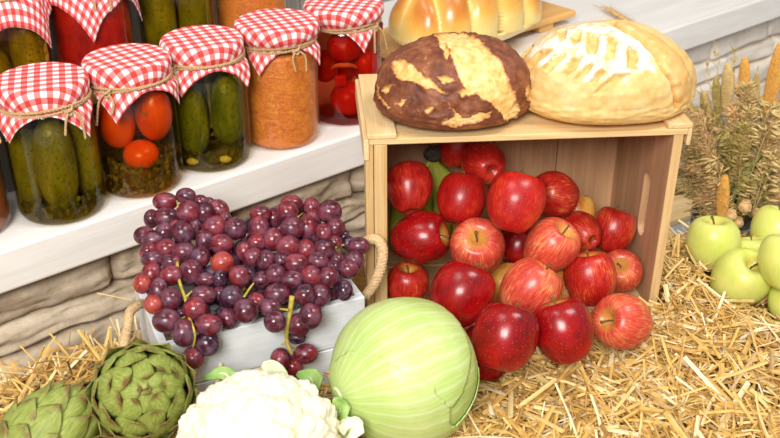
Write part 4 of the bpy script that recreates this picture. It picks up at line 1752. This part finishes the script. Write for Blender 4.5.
braided('braided_loaf', Mb @ V((-0.268, 0.006, .0252)), 0.290, 0.175, 0.118, 5, ba, 'golden glazed braided loaf on the wooden board behind the dark loaf', 2)
vs, fs = ico(5)
out, cols = [], []
for v in vs:
    p = V((v.x * .048, v.y * .05, v.z * (.07 if v.z > 0 else .012)))
    p *= 1 + .05 * noise.noise(v * 2)
    out.append(p)
    cols.append((.75, 0, 0))
lo_ = min(p.z for p in out)
out = [p - V((0, 0, lo_)) for p in out]
o = obj('bread_roll', mesh('bread_roll', out, fs, braid_m, col=cols), None, Mb @ V((-0.078, .078, .0252)))
tag(o, 'brown glazed bread roll at the right end of the wooden board', 'bread')

# ------------------------------------------------------------------ cabbage
axis = camdir(-.86, -.26, .42)
cq = E3.rotation_difference(axis)
cb = obj('cabbage', None, None, cab_c - V((0, 0, cab_r)))
tag(cb, 'large round pale green cabbage in the front of the straw', 'cabbage')
cvs, cfs = ico(6)


def cab_surface(v, seed, amp=1.0):
    return 1 + amp * (0.018 * noise.noise(v * 1.6 + V((seed, 0, 0))) + .004 * noise.noise(v * 6 + V((seed, 2, 0))))


vs = [v * cab_r * 0.955 * cab_surface(v, 1) for v in cvs]
hd = obj('heart', mesh('heart', vs, cfs, cab_m), cb, (0, 0, cab_r), cq)


def cab_leaf(dirv, span, rad, seed, thick=0.0011):
    """leaf = patch of the ball centred on dirv (local, z = stem end), rising at its free edge"""
    vs, fs, keep = [], [], {}
    d = V(dirv).normalized()
    sel = []
    for v in cvs:
        a = math.acos(max(-1, min(1, v.dot(d))))
        az = math.atan2(v.cross(d).z, v.z - d.z * v.dot(d))
        edge = span * (1 + 0.10 * noise.noise(v * 2.2 + V((seed, 5, 0))) + 0.04 * noise.noise(v * 7 + V((seed, 9, 0))))
        sel.append((a, edge))
    for i, v in enumerate(cvs):
        a, e = sel[i]
        if a < e * 1.02:
            lift = 0.010 * sstep(.80, 1.0, a / e) * (1 if v.z < 0.55 else .2) * (.5 + .5 * noise.noise(v * 5 + V((seed, 1, 1))))
            keep[i] = len(vs)
            vs.append(v * cab_r * (rad + lift) * cab_surface(v, 1, 1.0))
    for f in cfs:
        if all(i in keep for i in f): fs.append(tuple(keep[i] for i in f))
    o = obj('leaf', mesh('leaf', vs, fs, cab_m), cb, (0, 0, cab_r), cq)
    so = o.modifiers.new('s', 'SOLIDIFY')
    so.thickness = thick
    so.offset = -1
    return o


iq = cq.inverted()
cab_leaf(iq @ camdir(-.35, .55, .75), 1.32, .985, 3)
cab_leaf(iq @ camdir(-.45, -.75, .5), 1.15, .995, 5)
cab_leaf(iq @ camdir(-.75, .5, -.4), 1.2, 0.975, 7)
cab_leaf(iq @ camdir(.2, -.6, -.7), 1.3, .980, 9)
b = MB()
b.tube([(0, 0, cab_r * .93), (0, 0, cab_r * 1.0)], lambda s: .0125 - .002 * s, 14)
b.make('stump', leaf_rib, hd)

# ------------------------------------------------------------------ cauliflower
cfc = onz(260, 448, .060)
cr = 0.0745
cf = empty('cauliflower', V((cfc.x, cfc.y, 0.011)))
tag(cf, 'white cauliflower head with a few green leaves in front of the white crate', 'cauliflower')
vs, fs = ico(7)
out, cols = [], []


def cell(q):
    d, pts = noise.voronoi(q)
    return d[0], d[1]


for v in vs:
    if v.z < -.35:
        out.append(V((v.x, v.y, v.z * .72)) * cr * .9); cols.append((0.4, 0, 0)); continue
    q = v * 2.3 + V((3.1, 1.7, 0))
    d1, e1 = cell(q)
    d2, e2 = cell(v * 6.2 + V((0, 7, 0)))
    d3, e3 = cell(v * 15 + V((5, 0, 2)))
    h = 0.10 * (1 - min(1, (d1 / .75)) ** 2) + 0.052 * (1 - min(1, d2 / .72) ** 2) + 0.022 * (1 - min(1, d3 / .7) ** 2)
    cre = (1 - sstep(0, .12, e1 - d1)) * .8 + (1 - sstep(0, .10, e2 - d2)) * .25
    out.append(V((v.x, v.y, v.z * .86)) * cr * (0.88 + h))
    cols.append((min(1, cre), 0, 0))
obj('curd', mesh('curd', out, fs, curd_m, col=cols), cf, (0, 0, 0.05))


def ruffle_leaf(name, path, width, mat, parent, base, seed, curl=.3):
    """leaf blade along path (world), with midrib and wavy edge"""
    pts = resample(path, 16)
    vs, fs = [], []
    nw = 8
    for i, p in enumerate(pts):
        s = i / 15
        t_ = (pts[min(i + 1, 15)] - pts[max(i - 1, 0)]).normalized()
        sd = t_.cross(V((0, -.5, 1))).normalized()
        nn = sd.cross(t_)
        w = width * math.sin(PI * (0.16 + .8 * s)) ** .8
        for k in range(nw + 1):
            q = 2 * k / nw - 1
            vs.append(p - base + sd * q * w + nn * (curl * w * q * q + .2 * w * abs(q) * math.sin(s * 17 + seed + q * 2)))
    for i in range(15):
        for k in range(nw):
            a = i * (nw + 1) + k
            fs.append((a, a + nw + 1, a + nw + 2, a + 1))
    o = obj(name, mesh(name, vs, fs, mat), parent)
    so = o.modifiers.new('s', 'SOLIDIFY')
    so.thickness = .0014
    b = MB()
    b.tube([q - base for q in pts], lambda s: .0034 * (1 - .75 * s), 8)
    b.make('midrib', leaf_rib, o)
    return o


cb0 = V(cf.location)
ruffle_leaf('leaf', [cfc + V((.045, .05, -.04)), ony(306, 400, .765), ony(312, 380, .768), ony(297, 374, .775)], .013, leaf_g, cf, cb0, 1)
ruffle_leaf('leaf', [cfc + V((.0, .06, -.04)), ony(276, 392, .768), ony(272, 372, .772), ony(262, 364, .772)], .014, leaf_rib, cf, cb0, 3)
ruffle_leaf('leaf', [cfc + V((-.03, .055, -.04)), ony(232, 390, .755), ony(224, 374, .76), ony(204, 379, .757)], .009, leaf_g, cf, cb0, 5)
ruffle_leaf('leaf', [cfc + V((.062, .03, -.04)), ony(330, 432, .715), ony(340, 412, .70), ony(334, 398, .70)], .013, leaf_g, cf, cb0, 8)
ruffle_leaf('leaf', [cfc + V((.07, .01, -.04)), ony(345, 440, .68), ony(352, 428, .672), ony(346, 420, .675)], .014, leaf_rib, cf, cb0, 10)


# ------------------------------------------------------------------ artichokes
def artichoke(center, axis, r, hgt, n, label, seed, roll=0.0):
    rg = random.Random(seed)
    q = E3.rotation_difference(axis) @ Quaternion(E3, roll)
    root = obj('artichoke', None, None, center, q)
    tag(root, label, 'artichoke')
    AX = V((r * .90, r * .90, hgt * .46))
    b = MB()
    b.ell((0, 0, 0), AX * .83, None, 28, 18)
    b.make('core', art_m, root)
    nu, nv = 10, 14
    for k in range(n):
        f = k / (n - 1)
        tt = -0.16 + 2.43 * f ** 0.85            # angle of the tip from the pole
        span = 0.50 + 0.47 * min(1, abs(tt) / 1.1)
        tb = min(PI * .97, tt + span)
        az = k * 2.39996 + rg.uniform(-.08, .08)
        W = r * (0.19 + 0.34 * min(1, abs(tt) / 1.2)) * rg.uniform(.93, 1.08)
        lift = rg.uniform(.05, .10) + .03 * f
        bend = rg.uniform(-.12, .12)
        vs, fs, uv = [], [], []
        for j in range(nv + 1):
            sv = j / nv
            th = tb + (tt - tb) * sv
            pr = math.sin(PI * (.22 + .40 * sv / .7)) if sv < .7 else math.sin(PI * .62) * max(.03, 1 - ((sv - .7) / .3) ** 1.7)
            rho = .93 + .02 * f + lift * sv * 1.1 + .09 * max(0, (sv - .86) / .14) ** 2
            e = V((math.sin(th) * math.cos(az), math.sin(th) * math.sin(az), math.cos(th)))
            ta = V((-math.sin(az), math.cos(az), 0))
            for i in range(nu + 1):
                u = i / nu * 2 - 1
                d = (e + ta * ((u * pr + bend * sv * sv) * W / (r * .9))).normalized()
                rr = rho - .055 * (u * pr) ** 2 - .02 * abs(u) ** 6
                rr += .010 * math.cos(u * 3.1) * sv + .006 * math.sin(u * 8 + k)
                vs.append(V((d.x * AX.x, d.y * AX.y, d.z * AX.z)) * rr)
                uv.append((.5 + .5 * u, sv))
        for j in range(nv):
            for i in range(nu):
                c_ = j * (nu + 1) + i
                fs.append((c_, c_ + 1, c_ + nu + 2, c_ + nu + 1))
        o = obj('bract', mesh('bract', vs, fs, art_m, uv=uv), root)
        so = o.modifiers.new('s', 'SOLIDIFY')
        so.thickness = .0013
        so.offset = 0
    b = MB()
    b.tube([(0, 0, -hgt * .40), (0, 0, -hgt * .62)], lambda s: r * .2, 12)
    b.make('stem', art_m, root)
    return root


artichoke(ony(143, 393, .718), camdir(.30, .22, .92), .0505, .100, 58, 'green artichoke facing the viewer, brown-tipped bracts, beside the white crate corner', 4)
artichoke(ony(46, 439, .70), camdir(.62, .66, -.22), .046, .128, 60, 'green artichoke lying at the lower left corner of the straw', 9, 1.0)

# ------------------------------------------------------------------ straw, laid round everything that rests on it
AVOID = [(cab_c, cab_r * 1.01), (cf.location + V((0, 0, .05)), cr * 1.03), (ony(143, 393, .718), .053), (ony(46, 439, .70), .058), (ony(46, 439, .70) + camdir(.62, .66, -.22) * .03, .045), (ony(46, 439, .70) - camdir(.62, .66, -.22) * .03, .045)]
AVOID += [(a[0], a[1] * 1.04) for a in ap] + [(a[0], a[1] * 1.04) for a in gp]
random.seed(3)
mb = MB()
N = 90
x0, x1, y0, y1 = -0.72, 0.95, 0.30, 1.21
vs, fs = [], []
for i in range(N + 1):
    for j in range(N + 1):
        x, y = x0 + (x1 - x0) * i / N, y0 + (y1 - y0) * j / N
        if frontdist(x, y) < -0.012 and x < 0.3:
            k = -0.012 - frontdist(x, y)
            p = V((x, y, 0)) - SN * k
            x, y = p.x, p.y
        z = ground(x, y) - 0.008
        if inwhite(x, y, 0.012): z = min(z, WC - WCH - 0.012)
        if incrate(x, y, 0.012): z = min(z, -0.012)
        for c_, r_ in AVOID:
            d2 = (x - c_.x) ** 2 + (y - c_.y) ** 2
            if d2 < r_ * r_: z = min(z, c_.z - math.sqrt(r_ * r_ - d2) - .004)
        vs.append(V((x, y, max(z, FZ + .004))))
for i in range(N):
    for j in range(N):
        q = i * (N + 1) + j
        fs.append((q, q + N + 1, q + N + 2, q + 1))
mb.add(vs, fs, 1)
def strew(n, xr, yr, lmin, lmax, lift, pit, wr=(0.0014, 0.0036)):
    k = 0
    while k < n:
        x, y = R(*xr), R(*yr)
        if inwhite(x, y, 0.006) or frontdist(x, y) < 0.0 or y > 1.185:
            k += 0.5
            continue
        inc = incrate(x, y, 0.008)
        if inc:
            k += 0.5
            continue
        ln = lmin + (lmax - lmin) * random.random() ** 1.8
        a = R(0, 2 * PI)
        pt = random.gauss(0, pit)
        d = V((math.cos(a), math.sin(a), math.tan(max(-1.0, min(1.0, pt)))))
        d.normalize()
        e = V((x, y, 0)) + d * ln * 0.5
        e2 = V((x, y, 0)) - d * ln * 0.5
        if any(inwhite(q.x, q.y, .004) or incrate(q.x, q.y, .006) or frontdist(q.x, q.y) < -0.004 for q in (e, e2)):
            k += 0.34
            continue
        z = ground(x, y) + R(-0.004, lift) + abs(d.z) * ln * 0.25
        cpt = V((x, y, z))
        if any((cpt + d * ln * f_ - c_).length < r_ + .0015 for c_, r_ in AVOID for f_ in (-.5, -.25, 0, .25, .5)):
            k += 0.2
            continue
        stalk(V((x, y, z)), d, ln, R(*wr), R(-.25, .25))
        k += 1


strew(6500, (0.02, 0.66), (0.62, 1.18), 0.012, 0.060, 0.010, 0.25)
strew(2600, (0.02, 0.66), (0.62, 1.18), 0.02, 0.085, 0.016, 0.28, (0.002, 0.0058))
strew(1800, (-0.50, 0.04), (0.46, 0.66), 0.012, 0.060, 0.010, 0.25)
strew(2200, (0.02, 0.66), (0.46, 0.64), 0.012, 0.070, 0.010, 0.25)
strew(2600, (-0.08, 0.34), (0.66, 0.96), 0.010, 0.050, 0.008, 0.2)
strew(1500, (0.30, 0.47), (0.90, 1.15), 0.012, 0.060, 0.016, 0.3)
strew(2600, (-0.56, -0.12), (0.60, 1.0), 0.02, 0.08, 0.014, 0.38, (0.0016, 0.004))
strew(700, (-0.46, -0.24), (0.78, 0.93), 0.03, 0.09, 0.03, 0.6, (0.0018, 0.0042))
# a few long loose stalks seen against the wall at the left
for (a, b, w) in (((40, 352), (82, 347), .0034), ((82, 347), (88, 358), .003), ((64, 410), (108, 346), .0), ((60, 370), (100, 356), .0036), ((72, 392), (46, 360), .0036),
                  ((88, 390), (94, 345), .0034), ((30, 405), (58, 385), .0044), ((104, 344), (120, 350), .003), ((8, 396), (20, 420), .0034), ((97, 293), (132, 300), .0022)):
    if not w: continue
    yb = 0.875 if a[0] > 50 else 0.86
    p, q = ony(*a, yb), ony(*b, yb)
    stalk((p + q) / 2, q - p, (q - p).length, w, R(-.1, .1))
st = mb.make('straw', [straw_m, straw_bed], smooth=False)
tag(st, 'loose chopped golden straw spread under the produce', 'straw', kind='stuff')


# ------------------------------------------------------------------ dried bouquet
vc = V((0.493, 1.262, FZ + .0005))
b = MB()
pv, pf = lathe([(0, 0), (.034, 0), (.037, .004), (.046, .05), (.048, .092), (.050, .095), (.047, .096), (.044, .09), (.035, .012), (0, .01)], 32)
b.add(pv, pf)
tag(b.make('flower_pot', vase_m, None, True, vc), 'grey pot behind the green apples holding the dried bouquet', 'pot')
rim = vc + V((0, 0, .03))
bq = empty('dried_bouquet', rim)
tag(bq, 'dried bouquet of seed heads and grasses in the grey pot at right', 'bouquet')
random.seed(77)


def stem_to(b, tip, r=.0011):
    st_ = V((R(-.02, .02), R(-.02, .02), 0.0))
    mid = st_ * 1.0 + V((0, 0, .06)) + (tip - st_) * .22
    b.tube(resample([st_, mid, tip], 10), r, 5)


def seedspike(p0, p1, w, mat, seed):
    b = MB()
    a, c = p0 - rim, p1 - rim
    stem_to(b, a)
    d = (c - a)
    L_ = d.length
    d.normalize()
    u = d.orthogonal().normalized()
    vv2 = d.cross(u)
    n = 44
    b.tube([a + d * L_ * k / 9 for k in range(10)], lambda s: w * .8 * max(.05, math.sin(PI * (.1 + .86 * s))) ** .5, 10)
    for k in range(n):
        s = (k + .5) / n
        rr = w * .82 * math.sin(PI * (.1 + .86 * s)) ** .5
        m_ = 15
        for j in range(m_):
            q = 2 * PI * (j + .5 * (k % 2)) / m_
            o_ = u * math.cos(q) + vv2 * math.sin(q)
            b.ell(a + d * L_ * s + o_ * rr, (w * .14, w * .14, w * .17), None, 5, 4)
    b.make('seed_spike', mat, bq)


def plume(p0, p1, mat, n, seed, spread=.012, droop=.3, size=(.0045, .0085)):
    rg = random.Random(seed)
    b = MB()
    a, c = p0 - rim, p1 - rim
    stem_to(b, a, .0009)
    L_ = (c - a).length
    mid = (a + c) / 2 + V((0, 0, droop * L_ * .35))
    path = resample([a, mid, c], 24)
    b.tube(path, lambda s: .0008 * (1 - .6 * s), 4)
    for k in range(n):
        s = rg.random()
        i = min(22, int(s * 23))
        p = path[i]
        t_ = (path[i + 1] - path[i]).normalized()
        o_ = V((rg.gauss(0, 1), rg.gauss(0, 1), rg.gauss(0, 1))).normalized()
        o_ = (o_ - t_ * o_.dot(t_)).normalized()
        rad = spread * (1 - s * .75) * rg.uniform(.3, 1)
        q = p + o_ * rad + t_ * rad * .8
        d = (t_ + o_ * .6 + V((0, 0, -droop))).normalized()
        M = E3.rotation_difference(d).to_matrix()
        ln = rg.uniform(*size)
        b.tube([p, q], .0003, 3, cap=False)
        b.ell(q + d * ln * .4, (ln * .15, ln * .15, ln * .6), M, 5, 4)
        if rg.random() < .5:
            b.tube([q + d * ln * .8, q + d * ln * 2.4], lambda s: .0003 * (1 - s * .8), 3, cap=False)
    b.make('grass_plume', mat, bq)


Y0 = 1.262
k_ = 1.42 / FPX
for (tx, ty, bx, by, w, mt, dy) in ((728, 64, 727, 113, 6.5, dry_pale, .02), (745, 58, 743, 107, 6.0, dry_gold, .03), (781, 44, 767, 113, 7.5, dry_gold, .01),
                                    (725, 176, 721, 220, 6.5, dry_gold, -.055), (664, 192, 704, 183, 7, dry_olive, 0.0), (773, 205, 766, 228, 6, dry_pale, -.03), (703, 92, 711, 130, 6, dry_pale, .04), (716, 78, 718, 118, 5, dry_olive, .035), (757, 76, 751, 116, 5.5, dry_pale, .04), (690, 104, 702, 138, 6, dry_olive, .03)):
    seedspike(ony(bx, by, Y0 + dy), ony(tx, ty, Y0 + dy), w * k_, mt, tx)
for i, (tx, ty, bx, by, mt, dy) in enumerate(((684, 128, 712, 172, dry_tan, -.01), (698, 112, 718, 165, dry_tan, .01), (676, 150, 712, 186, dry_tan, -.02), (672, 172, 710, 194, dry_olive, 0), (736, 104, 731, 162, dry_tan, 0),
                                              (754, 98, 742, 168, dry_tan, .02), (764, 128, 745, 182, dry_olive, 0), (690, 140, 714, 190, dry_tan, -.03), (758, 146, 748, 202, dry_tan, -.02), (774, 138, 756, 200, dry_olive, .01),
                                              (780, 164, 760, 212, dry_tan, -.02), (774, 186, 752, 218, dry_olive, -.03), (698, 196, 715, 218, dry_tan, -.04), (692, 164, 716, 204, dry_tan, -.045), (716, 118, 722, 172, dry_olive, .02),
                                              (742, 140, 737, 192, dry_tan, -.03), (705, 150, 719, 200, dry_tan, -.04), (765, 108, 752, 160, dry_pale, .03), (784, 120, 764, 170, dry_tan, .03), (712, 180, 722, 214, dry_tan, -.05),
                                              (750, 180, 742, 216, dry_olive, -.05), (782, 196, 766, 222, dry_tan, -.04), (730, 130, 728, 178, dry_olive, -.015))):
    plume(ony(bx, by, Y0 + dy), ony(tx, ty, Y0 + dy), mt, 150, i, .014, .6)
for i in range(50):
    f = R(-1, 1)
    dy = R(-.05, .05)
    tx, ty = 734 + 62 * f, 168 + R(-70, 20) - 20 * (1 - abs(f))
    bx, by = 734 + 30 * f, min(222, ty + R(45, 60))
    if i % 4 == 1:
        plume(ony(bx, by, Y0 + dy - .01), ony(tx + 6 * f, ty, Y0 + dy - .015), dry_pale, 46, 200 + i, .019, .9, (.009, .014))
        continue
    plume(ony(bx, by, Y0 + dy), ony(tx, ty, Y0 + dy), (dry_tan, dry_gold, dry_olive, dry_pale)[i % 4], 130, 200 + i, .013, .6)
for i, (tx, ty, bx, by) in enumerate(((714, 40, 722, 120), (735, 48, 732, 120), (706, 62, 716, 130), (700, 84, 712, 150), (758, 66, 750, 130))):
    plume(ony(bx, by, Y0 + .03), ony(tx, ty, Y0 + .03), dry_olive if i % 2 else dry_pale, 24, 50 + i, .006, .1, (.005, .008))
for (x, y, r) in ((731, 216, 6), (745, 207, 6.5), (738, 223, 5.5), (757, 214, 5)):
    b = MB()
    p = ony(x, y, Y0 - .062) - rim
    stem_to(b, p)
    b.ell(p, (r * k_,) * 3, None, 14, 10)
    for q in range(8):
        a = q * PI / 4
        b.ell(p + V((math.cos(a) * r * k_ * .5, math.sin(a) * r * k_ * .5, r * k_ * .95)), (r * k_ * .25, r * k_ * .25, r * k_ * .12), None, 5, 4)
    b.make('poppy_head', dry_tan, bq)
for i in range(40):
    b = MB()
    x, y = R(732, 782), R(140, 215)
    p1 = ony(x, y, Y0 + R(-.05, .02)) - rim
    p0 = V((R(-.02, .03), R(-.02, .02), .05))
    pts = resample([p0, (p0 + p1) / 2 + V((0, 0, .02)), p1], 9)
    vs, fs = [], []
    for k, p in enumerate(pts):
        s = k / 8
        t_ = (pts[min(8, k + 1)] - pts[max(0, k - 1)]).normalized()
        sd = t_.cross(V((R(-.1, .1), -1, .3))).normalized()
        w = .0062 * math.sin(PI * (.05 + .93 * s))
        n_ = sd.cross(t_)
        vs += [p - sd * w, p + n_ * w * .4, p + sd * w, p - n_ * w * .15]
    for k in range(8):
        for j in range(4):
            fs.append((k * 4 + j, k * 4 + (j + 1) % 4, k * 4 + 4 + (j + 1) % 4, k * 4 + 4 + j))
    b.add(vs, fs)
    b.make('leaf_blade', dry_green if i % 3 else dry_olive, bq)

# loose board on the grey floor behind the crate, wheat ear on the shelf
pb = onz(668, 204, FZ)
bo = MB()
bo.box((-.10, -.05, .0005), (.10, .05, .010))
o = bo.make('wooden_plank', pine, None, False, (pb.x + .035, pb.y + .01, FZ), bevel=.001)
o.rotation_euler = (0, 0, .55)
tag(o, 'short pale plank lying on the grey floor behind the crate', 'plank')

b = MB()
w0, w1 = onz(645, 32, ST + .004), onz(606, 8, ST + .006)
d = (w1 - w0)
b.tube([w0 - w0, (w1 - w0)], .0007, 5)
dn = d.normalized()
sd = dn.cross(E3).normalized()
for k in range(34):
    s = .25 + .75 * k / 34
    side = (-1, 1, 0)[k % 3]
    c = d * s + sd * side * .0045 + V((0, 0, .002))
    q = (dn + sd * side * .35).normalized()
    b.ell(c, (.0022, .0022, .007), E3.rotation_difference(q).to_matrix(), 6, 4)
    b.tube([c, c + q * .03 + sd * side * .004], lambda s: .0003, 3, cap=False)
tag(b.make('wheat_ear', dry_tan, None, True, w0), 'dried wheat ear lying on the white shelf behind the pale loaf', 'wheat ear')

# ------------------------------------------------------------------ light
w = bpy.data.worlds.new('world')
bpy.context.scene.world = w
w.use_nodes = True
bg = w.node_tree.nodes['Background']
bg.inputs[0].default_value = (1.0, 0.985, 0.96, 1)
bg.inputs[1].default_value = 0.34


def area(name, loc, tgt, size, power, colr=(1, .97, .93)):
    l = bpy.data.lights.new(name, 'AREA')
    l.shape = 'RECTANGLE'
    l.size, l.size_y = size
    l.energy = power
    l.color = colr
    o = bpy.data.objects.new(name, l)
    COL.objects.link(o)
    o.location = loc
    o.rotation_euler = (V(tgt) - V(loc)).to_track_quat('-Z', 'Y').to_euler()
    return o


area('key_light', (-0.35, -0.95, 1.5), (0.1, 1.0, 0.05), (0.9, 0.7), 60)
area('ceiling_light', (-0.7, 0.6, 2.1), (-0.1, 1.0, 0.0), (0.9, 0.5), 8)
area('ceiling_light', (1.0, 0.8, 1.9), (0.55, 1.6, 0.0), (0.9, 0.5), 20)

sc = bpy.context.scene
sc.view_settings.view_transform = 'Standard'
sc.view_settings.look = 'None'
sc.view_settings.gamma = 1
sc.view_settings.exposure = 0.05
sc.view_settings.use_curve_mapping = False
